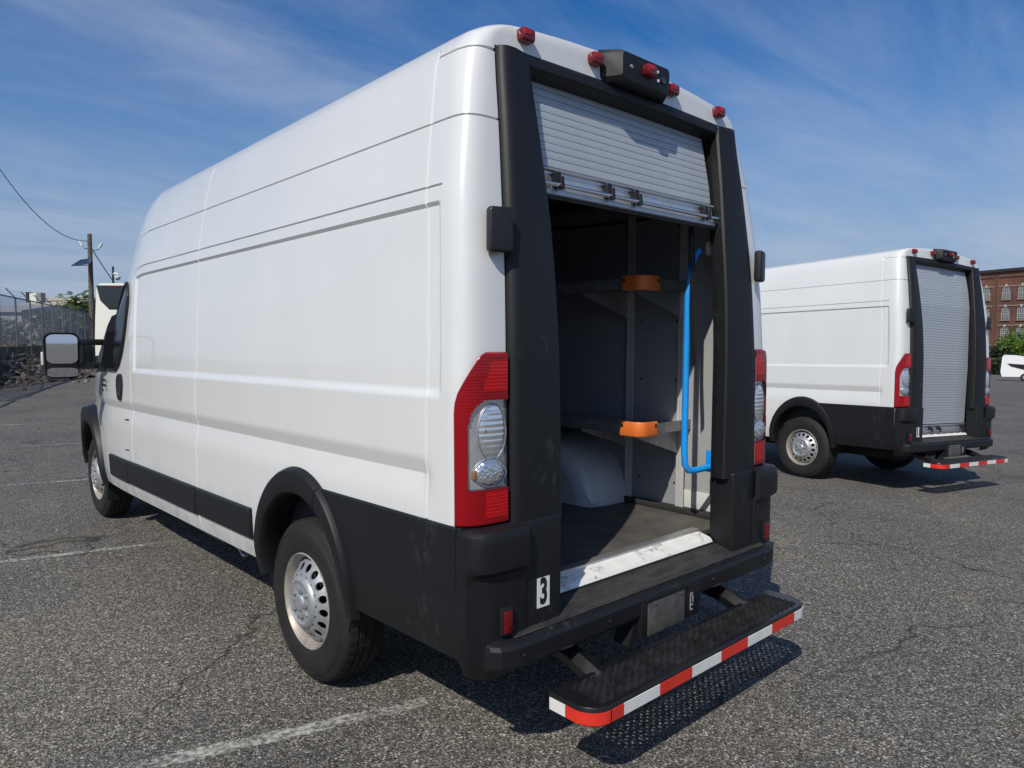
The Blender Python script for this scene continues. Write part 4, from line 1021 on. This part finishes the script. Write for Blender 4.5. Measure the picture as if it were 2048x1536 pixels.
# ================================================================== BACKGROUND
def leaves(n, fn, size, seed, droop=0.0):
    """n leaf faces scattered by fn(rng)->(pos, outward)"""
    rg = random.Random(seed); m = MB()
    for _ in range(n):
        p, nrm = fn(rg); d = Vector((rg.gauss(0, 1), rg.gauss(0, 1), rg.gauss(0, .6)-droop)).normalized(); nn_ = (nrm + Vector((rg.gauss(0, .6), rg.gauss(0, .6), rg.gauss(0, .6)+.4))).normalized()
        t = d.cross(nn_)
        if t.length < 1e-3: continue
        t.normalize(); sz = size*rg.uniform(.6, 1.4)
        m.add([p-d*sz, p+t*sz*.38, p+d*sz, p-t*sz*.38], [(0, 1, 2, 3)])
    return m
def clumps(centers, jitter=.5):
    def fn(rg):
        c, r = rg.choice(centers); v = Vector((rg.gauss(0, 1), rg.gauss(0, 1), rg.gauss(0, 1))).normalized(); return Vector(c) + v*r*rg.uniform(jitter, 1.05), v
    return fn

# --- low retaining wall and chain-link fence with barbed arms, left
FD = Vector((.336, .942, 0)).normalized(); F0 = Vector((2.2, 30.6, 0)) - FD*2.4*6
NP, SPC = 27, 2.42; ZB_, ZT_ = 1.30, 3.09
nrmF = Vector((-FD.y, FD.x, 0))
wallm = MB()
Lw = NP*SPC
for k in range(9):
    pass
wl_ = MB(); a_, b_ = F0 - FD*2, F0 + FD*(Lw+2); t_ = nrmF*.18
wl_.add([tuple(p+Vector((0, 0, z))) for z in (0-.3, 1.22) for p in (a_-t_, b_-t_, b_+t_, a_+t_)], [(0, 1, 5, 4), (1, 2, 6, 5), (2, 3, 7, 6), (3, 0, 4, 7), (4, 5, 6, 7)])
tag(wl_.build('retaining_wall', 'wall_stained', None, 0), 'low dark concrete wall running under the chain-link fence behind the rubble', 'wall')
fence = empty('chain_link_fence', F0); tag(fence, 'tall chain-link fence with slanted barbed-wire arms along the left edge of the lot', 'fence')
rg = random.Random(3)
for k in range(NP+1):
    p = FD*(k*SPC); lean = rg.uniform(-.05, .05)
    MB().tube([(p.x, p.y, 1.15), (p.x+lean*FD.x, p.y+lean*FD.y, ZT_)], .032, 6).build('post', 'fence_steel', fence, 60)
    q = Vector((p.x+lean*FD.x, p.y+lean*FD.y, ZT_)); e = q + nrmF*.30 + Vector((0, 0, .36))
    MB().tube([q, e], .022, 5).build('barb_arm', 'fence_steel', fence, 60)
me_src = {}
for k in range(NP):
    p, q = FD*(k*SPC), FD*((k+1)*SPC)
    me = bpy.data.meshes.new('mesh_panel'); me.from_pydata([(p.x, p.y, ZB_-.03), (q.x, q.y, ZB_-.03), (q.x, q.y, ZT_), (p.x, p.y, ZT_)], [], [(0, 1, 2, 3)])
    ul_ = me.uv_layers.new(name='UVMap')
    for i, uv in enumerate(((k*SPC, 0), ((k+1)*SPC, 0), ((k+1)*SPC, 2.05), (k*SPC, 2.05))): ul_.data[i].uv = uv
    me.materials.append(MATS['chain_link']); link('mesh_panel', me, fence)
MB().tube([(0, 0, ZT_), tuple(FD*Lw + Vector((0, 0, ZT_)))], .028, 6).build('top_rail', 'fence_steel', fence, 60)
for i in range(3):
    o_ = nrmF*(.1+.1*i) + Vector((0, 0, ZT_+.12+.12*i)); MB().tube([tuple(o_), tuple(o_+FD*Lw)], .006, 4).build('barbed_wire', 'fence_steel', fence, 60)

# --- rubble bank in front of the wall
def chunk(m, c, r, rg):
    bm = bmesh.new(); bmesh.ops.create_icosphere(bm, subdivisions=1, radius=1)
    S = Vector((r*rg.uniform(.6, 1.6), r*rg.uniform(.6, 1.4), r*rg.uniform(.35, .9))); Q = Quaternion((rg.gauss(0, 1), rg.gauss(0, 1), rg.gauss(0, 1), rg.gauss(0, 1))).normalized()
    for v in bm.verts: v.co = Q @ Vector((v.co.x*S.x*rg.uniform(.75, 1.2), v.co.y*S.y*rg.uniform(.75, 1.2), v.co.z*S.z*rg.uniform(.75, 1.2))) + c
    bm.verts.index_update(); m.add([v.co for v in bm.verts], [[v.index for v in f.verts] for f in bm.faces]); bm.free()
rg = random.Random(11)
RB0, RB1 = Vector((-2.2, 20.5, 0)), Vector((4.2, 31.0, 0)); RD = (RB1-RB0); RL = RD.length; RD.normalize(); RN = Vector((-RD.y, RD.x, 0))
def rub_h(s, t): return 1.35*math.exp(-((t-1.6)/1.5)**2)*(.55+.45*math.sin(s*.9+1)**2)*sm(RL+.5, RL-3, s)*sm(-4, -1, s)
m1, m2 = MB(), MB()
rows_ = []
for i in range(40):
    s_ = -4 + (RL+6)*i/39; rows_.append([tuple(RB0+RD*s_+RN*t + Vector((0, 0, rub_h(s_, t)-.03+rg.uniform(-.05, .05)))) for t in [-1.0+.35*j for j in range(16)]])
m2.grid(rows_)
for _ in range(3200):
    s_, t = rg.uniform(-4, RL+2), rg.gauss(1.3, 1.1); c = RB0+RD*s_+RN*t; c.z = rub_h(s_, t)+rg.uniform(-.03, .08)
    chunk(m1 if rg.random() < .55 else m2, c, rg.choice((.04, .05, .07, .09, .13)), rg)
for _ in range(520):
    s_, t = rg.uniform(-4, RL), rg.gauss(1.3, 1.0); c = RB0+RD*s_+RN*t; c.z = rub_h(s_, t)+.05; d = Vector((rg.gauss(0, 1), rg.gauss(0, 1), rg.uniform(0, .8))).normalized()*rg.uniform(.3, .9); m1.tube([c, c+d*.5+Vector((0, 0, .05)), c+d], .018, 4)
tag(m1.build('rubble_pile', 'rubble_grey', None, 0), 'grey heap of broken rubble and sticks dumped against the fence wall', 'rubble', kind='stuff')
tag(m2.build('dirt_bank', 'rubble_brown', None, 0), 'brown dirt and debris bank under the rubble by the fence', 'dirt', kind='stuff')
rg = random.Random(12); br = MB()
for _ in range(520):
    s_ = rg.uniform(2.5, RL-.5); t = rg.gauss(2.0, .5); c = RB0+RD*s_+RN*t; c.z = rub_h(s_, t); d = Vector((rg.gauss(0, .4), rg.gauss(0, .4), 1)).normalized()*rg.uniform(.4, 1.0)
    br.tube([c, c+d*.6, c+d+Vector((rg.gauss(0, .12), rg.gauss(0, .12), 0))], [.010, .007, .003], 3, False)
tag(br.build('dry_brush', 'dry_brush', None, 0), 'dry brown weeds sprouting from the rubble below the fence', 'weeds', kind='stuff')

# --- utility pole with solar panel and two radio units
PB = at(186, 700, 44.0); PT = at(179, 468, 44.0)
pole = empty('utility_pole', (PB.x, PB.y, 0)); tag(pole, 'leaning wooden utility pole carrying a small solar panel and two white radio units', 'utility pole')
rel = lambda v: Vector(v) - Vector((PB.x, PB.y, 0))
ax = (PT-PB); base_ = PB - ax*(PB.z/ax.z)
MB().tube([rel(base_), rel(PB+ax*.4), rel(PT)], [.17, .15, .12], 12).build('trunk', 'wood_pole', pole, 60)
def ppt(px, py, Z=44.0): return rel(at(px, py, Z))
sp_ = MB(); q0, q1, q2, q3 = ppt(142, 531, 42.6), ppt(161, 519, 43.4), ppt(184, 516, 44.0), ppt(178, 526, 43.2)
tk = Vector((0, 0, -.05)); sp_.add([q0, q1, q2, q3, q0+tk, q1+tk, q2+tk, q3+tk], [(0, 1, 2, 3), (4, 7, 6, 5), (0, 4, 5, 1), (1, 5, 6, 2), (2, 6, 7, 3), (3, 7, 4, 0)]); sp_.build('solar_panel', 'solar_panel', pole, 0)
MB().tube([ppt(150, 531), ppt(180, 530)], .03, 6).build('panel_bracket', 'fence_steel', pole, 60)
for (a0, a1, b0, b1) in (((180, 499), (168, 496), (165, 492), (159, 482)), ((183, 501), (198, 499), (198, 496), (204, 487))):
    MB().tube([ppt(*a0), ppt(*a1)], .035, 6).build('radio_arm', 'fence_steel', pole, 60)
    MB().tube([ppt(*b0), ppt(*b1)], .075, 8).build('radio_unit', 'device_white', pole, 60)
def cable(name, p, q, sag, label, r=.022):
    pts = [Vector(p).lerp(Vector(q), k/24) - Vector((0, 0, sag*4*(k/24)*(1-k/24))) for k in range(25)]
    return tag(MB().tube(pts, r, 6).build(name, 'cable', None, 60), label, 'cable')
cable('overhead_cable', at(-90, 190, 30), at(177, 482, 44), 1.6, 'black overhead cable sagging from the top left corner to the wooden pole', .02)
cable('overhead_cable', at(183, 497, 44), at(300, 640, 75), .6, 'thin overhead cable dropping from the wooden pole behind the near van', .03)

# --- lamp / camera post beyond the coach
CB = at(226, 700, 52); CT_ = at(226, 533, 52)
cpost = empty('camera_post', (CB.x, CB.y, 0)); tag(cpost, 'thin black post with a white dome camera beyond the coach', 'camera post')
rc_ = lambda v: Vector(v) - Vector((CB.x, CB.y, 0))
MB().tube([rc_((CB.x, CB.y, 0)), rc_(CT_)], .07, 8).build('post', 'dark_trim', cpost, 60)
MB().tube([rc_(at(226, 548, 52)), rc_(at(233, 546, 52)), rc_(at(236, 550, 52))], .07, 8).build('arm', 'device_white', cpost, 60)
c = rc_(at(235, 555, 52)); MB().lathe_x([(0, -.20), (.14, -.17), (.20, -.06), (.22, .04), (.12, .12), (0, .14)], 16).xf(Matrix.Translation(c) @ Matrix.Rotation(R(-90), 4, 'Y')).build('dome_camera', 'device_white', cpost, 60)

# --- white coach seen from behind, past the mirror
Zc = 34.0; cl = at(190, 735, Zc); hv = Vector((RT.x, RT.y, 0)).normalized(); dv = Vector((FW.x, FW.y, 0)).normalized()
# the coach stands square to the parking rows: its rear faces the camera side
coach = empty('coach', (cl.x, cl.y, 0), math.atan2(hv.y, hv.x)); tag(coach, 'tall cream coach seen from behind with dark upper rear window', 'coach')
cw, chh = 2.5, (682-574)/FPX*Zc + CAM.z
body = MB(); rows_ = []
for y, ins in ((.0, .10), (.03, .05), (.12, .0), (9.5, 0), (9.6, .1)):
    pr = []
    for x, z in ((0.0, .45), (0.0, 1.6), (.05, 2.6), (.14, chh-.25), (.22, chh-.08), (.36, chh), (cw-.36, chh), (cw-.22, chh-.08), (cw-.14, chh-.25), (cw-.05, 2.6), (cw, 1.6), (cw, .45)):
        cx_ = cw/2; pr.append((cx_+(x-cx_)*(1-ins*.35), y, .45+(z-.45)*(1-ins*.06)))
    rows_.append(pr)
body.grid(rows_, closed=True); n_ = 12; body.f += [tuple(range(n_)), tuple(reversed(range(len(body.v)-n_, len(body.v))))]
body.build('body', 'coach_cream', coach, 30)
wq = [(.20, chh-.12), (cw-.20, chh-.12), (cw-.24, chh-.75), (cw-.62, chh-1.22), (.75, chh-1.22), (.36, chh-.82)]
MB().prism(wq, lambda u, v, d: (u, d, v), -.035, .03).build('rear_window', 'dark_glass', coach, 0)
MB().box((cw*.42, -.045, chh-.19), (.45, .03, .055), .01).build('brake_lamp', 'lamp_red', coach)
MB().box((cw/2, .1, .55), (2.46, .3, .35), .08).build('bumper', 'dark_trim', coach)
for x in (.7, cw-.7): MB().box((x, -.02, .95), (.18, .06, .32), .03).build('tail_lamp', 'lamp_red', coach)
for y in (2.4, 7.4):
    for x, sg in ((.02, 1), (cw-.02, -1)): MB().lathe_x([(0, 0), (.28, .0), (.48, .02), (.5, .08), (.5, .3), (0, .3)], 28).xf(Matrix.Translation((x if sg > 0 else x, y, .5)) @ Matrix.Rotation(0 if sg > 0 else math.pi, 4, 'Z')).build('wheel', 'rubber_tyre', coach, 40)

# --- tree beyond the fence
TB = at(152, 690, 47); tree = empty('sumac_tree', (TB.x, TB.y, 0)); tag(tree, 'small green tree with feathery drooping fronds beyond the chain-link fence', 'tree')
trl = lambda v: Vector(v) - Vector((TB.x, TB.y, 0))
tc_ = trl(at(153, 612, 47)); rg = random.Random(5); tm = MB().tube([(0, 0, 0), (.1, 0, 1.5), tuple(tc_)], [.12, .10, .06], 8)
fr = MB()
for k in range(95):
    st0 = tc_ + Vector((rg.gauss(0, .35), rg.gauss(0, .35), rg.uniform(-.9, .75))); az = rg.uniform(0, 6.28); el = rg.uniform(-.1, 1.1); L_ = rg.uniform(.8, 1.4)
    d = Vector((math.cos(az)*math.cos(el), math.sin(az)*math.cos(el), math.sin(el))); prev = st0; pts = []
    for i in range(9): f = i/8; pts.append(st0 + d*L_*f + Vector((0, 0, -.55*L_*f*f)))
    if k % 4 == 0: tm.tube([tc_ + Vector((0, 0, -.5)), (tc_+st0)/2, st0], [.03, .02, .01], 4)
    for i in range(1, 9):
        t = (pts[i]-pts[i-1]).normalized(); sd = t.cross(Vector((0, 0, 1))).normalized()
        for s in (-1, 1):
            b = pts[i]; tip = b + (sd*s*.8 + t*.5 + Vector((0, 0, -.25)))*rg.uniform(.16, .26); wd = t*.05
            fr.add([b-wd, b+wd, tip+wd*.4, tip-wd*.4], [(0, 1, 2, 3)])
tm.build('trunk', 'bark', tree, 60); fr.build('crown', 'leaf_green', tree, 0)

# --- hazy bank of shrubs and far sheds beyond the fence
def hedge(name, mat, spots, n, size, label, seed):
    cs = []; rg = random.Random(seed)
    for px, py, Z, r in spots:
        p = at(px, py, Z)
        for _ in range(7): cs.append((p + Vector((rg.gauss(0, r*.8), rg.gauss(0, r*.8), rg.uniform(-r*1.2, r*.5))), r*rg.uniform(.5, .9)))
    return tag(leaves(n, clumps(cs, .2), size, seed).build(name, mat, None, 0), label, 'shrubs', kind='stuff')
hedge('shrub_belt', 'leaf_hazy', [(x, 664+5*math.sin(x*.7), 62, 1.3) for x in range(-60, 190, 15)] + [(x, 672, 58, 1.4) for x in range(-60, 190, 25)], 9000, .32, 'belt of grey-green shrubs seen through the chain-link fence', 21)
hedge('shrub_belt', 'leaf_dark', [(x, 630, 50, .8) for x in (128, 165, 176, 186)] + [(x, 650, 50, 1.0) for x in (120, 150, 180)], 3000, .22, 'dark green bushes at the foot of the feathery tree', 22)
def shed(name, x0, x1, ytop, yb, Z, depth, wall, roof, label, roof_h):
    p, q = at(x0, ytop, Z), at(x1, ytop, Z); d = Vector((q.x-p.x, q.y-p.y, 0)); L_ = d.length; d.normalize(); nn_ = Vector((-d.y, d.x, 0))
    if nn_.dot(FW) < 0: nn_ = -nn_
    root = empty(name, (p.x, p.y, 0), math.atan2(d.y, d.x)); tag(root, label, 'building')
    sg = 1 if (Matrix.Rotation(math.atan2(d.y, d.x), 3, 'Z') @ Vector((0, 1, 0))).dot(FW) > 0 else -1
    zt_ = p.z
    MB().box((L_/2, sg*depth/2, (zt_-roof_h)/2), (L_, depth, zt_-roof_h)).build('wall', wall, root, 0)
    MB().add([(-.3, -sg*.4, zt_-roof_h), (L_+.3, -sg*.4, zt_-roof_h), (L_+.3, sg*depth*.5, zt_), (-.3, sg*depth*.5, zt_), (L_+.3, sg*(depth+.4), zt_-roof_h), (-.3, sg*(depth+.4), zt_-roof_h), (-.3, -sg*.4, zt_-roof_h-.2), (L_+.3, -sg*.4, zt_-roof_h-.2)], [(0, 1, 2, 3), (3, 2, 4, 5), (6, 7, 1, 0), (0, 3, 5), (1, 4, 2)]).build('roof', roof, root, 0)
    return root, L_, zt_, sg
r1, L1, z1, sg1 = shed('warehouse', 44, 140, 588, 690, 95, 14, 'wall_far', 'roof_beige', 'distant warehouse with a long beige roof beyond the fence', 1.35)
for k in range(7): MB().box((1.0+k*L1/7, -sg1*.03, z1-3.1), (.55, .08, 1.5)).build('window', 'window_white', r1, 0)
for (x0, wd, h_, mt) in ((-.1, .35, .6, 'cornice_dark'), (.4, .9, .45, 'rooftop_white'), (1.4, .5, .55, 'concrete')): MB().box((x0+wd/2+.1, sg1*1.2, z1-1.2+h_/2+.45), (wd, 1, h_+.9)).build('rooftop_unit', mt, r1, 0)
r2, L2, z2, sg2 = shed('storage_shed', -70, 42, 606, 690, 80, 10, 'wall_far', 'wall_far', 'distant grey shed at the far left behind the fence', .8)

# --- brick mill, right
BA, BB = at(1925, 545, 163.0), at(2330, 500, 128.0)
BTOP = 17.0
d = Vector((BB.x-BA.x, BB.y-BA.y, 0)); BL = d.length; d.normalize()
mill = empty('brick_mill', (BA.x, BA.y, -8), math.atan2(d.y, d.x)); tag(mill, 'old red-brick mill with rows of arched windows behind the far van', 'building')
sgm = 1 if (Matrix.Rotation(math.atan2(d.y, d.x), 3, 'Z') @ Vector((0, 1, 0))).dot(FW) > 0 else -1
H = BTOP+8
def uvbox(name, mat, x0, x1, y0, y1, z0, z1, parent):
    m = MB().box(((x0+x1)/2, (y0+y1)/2, (z0+z1)/2), (x1-x0, y1-y0, z1-z0)); o = m.build(name, mat, parent, 0); me = o.data; ul_ = me.uv_layers.new(name='UVMap')
    for f in me.polygons:
        for li in f.loop_indices:
            v = me.vertices[me.loops[li].vertex_index].co; ul_.data[li].uv = (v.x+v.y, v.z)
    return o
S = -sgm
uvbox('wall', 'brick_wall', -6, BL, 0, sgm*16, 0, H-.6, mill)
uvbox('parapet', 'brick_wall', -6.1, BL+.1, S*.18, sgm*16, H-1.6, H-.45, mill)
MB().box((BL/2-3, S*.15, H-.15), (BL+6.6, .9, .6)).build('cornice', 'cornice_dark', mill, 0)
for zz in (4.15, 8.35, 12.55, 16.75, 20.9): MB().box((BL/2-3, S*.06, zz+.55), (BL+6, .12, .22)).build('string_course', 'stone_trim', mill, 0)
def arch(w_, h_, n_=8): return [(-w_/2, 0), (w_/2, 0)] + [(w_/2*math.cos(math.pi*k/n_), h_-w_/2*.8+w_/2*.8*math.sin(math.pi*k/n_)) for k in range(n_+1)]
gA = MB().prism(arch(1.62, 2.75), lambda u, v, dd: (u, dd, v), S*.012, S*-.1); fA = MB()
oA, iA = arch(1.72, 2.83), arch(1.52, 2.66)
for u in range(len(oA)):
    a0, a1, b0, b1 = oA[u], oA[(u+1) % len(oA)], iA[u], iA[(u+1) % len(iA)]; fA.add([(a0[0], S*.05, a0[1]), (a1[0], S*.05, a1[1]), (b1[0], S*.05, b1[1]), (b0[0], S*.05, b0[1])], [(0, 1, 2, 3)])
for x in (-.38, 0, .38): fA.box((x, S*.045, 1.3), (.06, .03, 2.5))
for z in (.45, .9, 1.36, 1.8, 2.2): fA.box((0, S*.045, z), (1.5, .03, .06 if z != 1.36 else .12))
hA = MB()
for k in range(11):
    a = math.pi*k/10; hA.box((.98*math.cos(a), S*.05, 2.08+.78*math.sin(a)), (.30, .10, .24), 0, 1, Matrix.Rotation(-(math.pi/2-a)*.9*-1 if False else (math.pi/2-a), 3, 'Y'))
kA = MB().box((0, S*.09, 3.02), (.34, .16, .5)); sA = MB().box((0, S*.12, -.08), (2.0, .24, .16))
wmesh = None
xs_ = []
x = 2.4; i = 0
while x < BL-2: xs_.append(x); x += 3.35 if i % 2 == 0 else 4.35; i += 1
for row, zz in enumerate((1.6, 5.8, 10.0, 14.2, 18.6)):
    for x in xs_:
        if row == 0: continue
        if wmesh is None:
            wo = gA.build('window', 'window_glass', mill, 0); ws_ = [fA.build('frame', 'window_white', wo, 0), hA.build('arch_bricks', 'downpipe', wo, 0), kA.build('keystone', 'window_white', wo, 0), sA.build('sill', 'stone_trim', wo, 0)]; wmesh = wo
            wo.location = (x, 0, zz)
        else:
            c = copy_tree(wmesh, mill); c.location = (x, 0, zz)
for x in [xs_[0]-2.1] + [(a+b)/2 for a, b in zip(xs_[1::2], xs_[2::2])]: uvbox('pier', 'brick_wall', x-.55, x+.55, S*.16, sgm*.1, 0, H-1.7, mill)
for x in [(a+b)/2 for a, b in zip(xs_[1::2], xs_[2::2])][:6]: MB().tube([(x+.2, S*.28, 0), (x+.2, S*.28, H-1)], .10, 6).build('downpipe', 'downpipe', mill, 60)

# --- trees in front of the mill and the small far van
def bush(px, py, Z, rx, rz, n, mat, seed, label, cat='tree', lo=0.0):
    p = at(px, py, Z); b0 = gz(p.x, p.y); root = empty('broadleaf_tree', (p.x, p.y, b0)); tag(root, label, cat, 'trees before the mill')
    rg = random.Random(seed); cz_ = p.z - b0; cs = []
    for _ in range(26):
        v = Vector((rg.gauss(0, 1), rg.gauss(0, 1), rg.gauss(0, 1))).normalized()*rg.uniform(.3, 1); cs.append((Vector((v.x*rx, v.y*rx, cz_+v.z*rz)), rx*rg.uniform(.22, .42)))
    tm = MB().tube([(0, 0, 0), (.1, 0, cz_*.5), (0, 0, cz_)], [.25, .2, .1], 8)
    for c_, r_ in cs[:9]: tm.tube([(0, 0, cz_*.6), tuple(c_)], [.08, .03], 5)
    tm.build('trunk', 'bark', root, 60); leaves(n, clumps(cs, .35), .28, seed, .2).build('crown', mat, root, 0)
bush(2075, 706, 104, 5.3, 3.4, 9000, 'leaf_bright', 31, 'bright green leafy tree behind the small white van')
bush(2012, 730, 104, 2.9, 2.7, 5000, 'leaf_dark', 32, 'dark green bush just left of the small white van', 'bush')
bush(2140, 690, 108, 5.0, 4.4, 6000, 'leaf_green', 33, 'green tree at the far right edge before the mill')
hedge('undergrowth', 'leaf_dark', [(x, 747, 102, 1.4) for x in range(1930, 2140, 18)], 4500, .25, 'dark undergrowth along the far edge of the lot', 34)

g0 = gpt(2000, 761.5); Zf = (g0-CAM).dot(FW)
def far_van():
    pxm = FPX/Zf; L_ = 5.2; sc_ = 52/pxm   # true height seen
    rr_ = Vector(((g0-CAM).x, (g0-CAM).y, 0)).normalized(); d = Vector((rr_.y, -rr_.x, 0))
    root = empty('minibus', (g0.x, g0.y, g0.z), math.atan2(d.y, d.x)); tag(root, 'small white minibus with a dark window band at the far right edge', 'minibus')
    Hh = sc_; L_ = Hh*2.3; Wd = Hh*.8; prof = [(0.05*Hh, .16*Hh), (0.0, .35*Hh), (.04*Hh, .92*Hh), (.10*Hh, .99*Hh), (.5*Hh, .98*Hh), (1.2*Hh, .86*Hh), (1.7*Hh, .60*Hh), (2.2*Hh, .5*Hh), (2.3*Hh, .2*Hh)]
    m = MB().prism(prof, lambda u, v, dd: (u, dd, v), 0, Wd); o = m.build('body', 'van_white_far', root, 25)
    wb = [(.20*Hh, .67*Hh), (.9*Hh, .63*Hh), (1.35*Hh, .60*Hh), (1.15*Hh, .44*Hh), (.9*Hh, .40*Hh), (.32*Hh, .56*Hh)]
    sgn = -1
    MB().prism(wb, lambda u, v, dd: (u, dd, v), -.03, .02).build('window_band', 'dark_glass', root, 0)
    for x in (.78*Hh, 1.9*Hh):
        w_ = MB().lathe_x([(0, 0), (.09*Hh, 0), (.15*Hh, .01), (.155*Hh, .05), (.155*Hh, .2), (0, .2)], 24).xf(Matrix.Translation((x, -.04, .155*Hh)) @ Matrix.Rotation(R(90), 4, 'Z')).build('wheel', 'rubber_tyre', root, 40)
        MB().lathe_x([(0, 0), (.08*Hh, .0), (.085*Hh, .03)], 20).xf(Matrix.Translation((x, -.06, .155*Hh)) @ Matrix.Rotation(R(90), 4, 'Z')).build('rim', 'steel_wheel', w_, 40)
far_van()
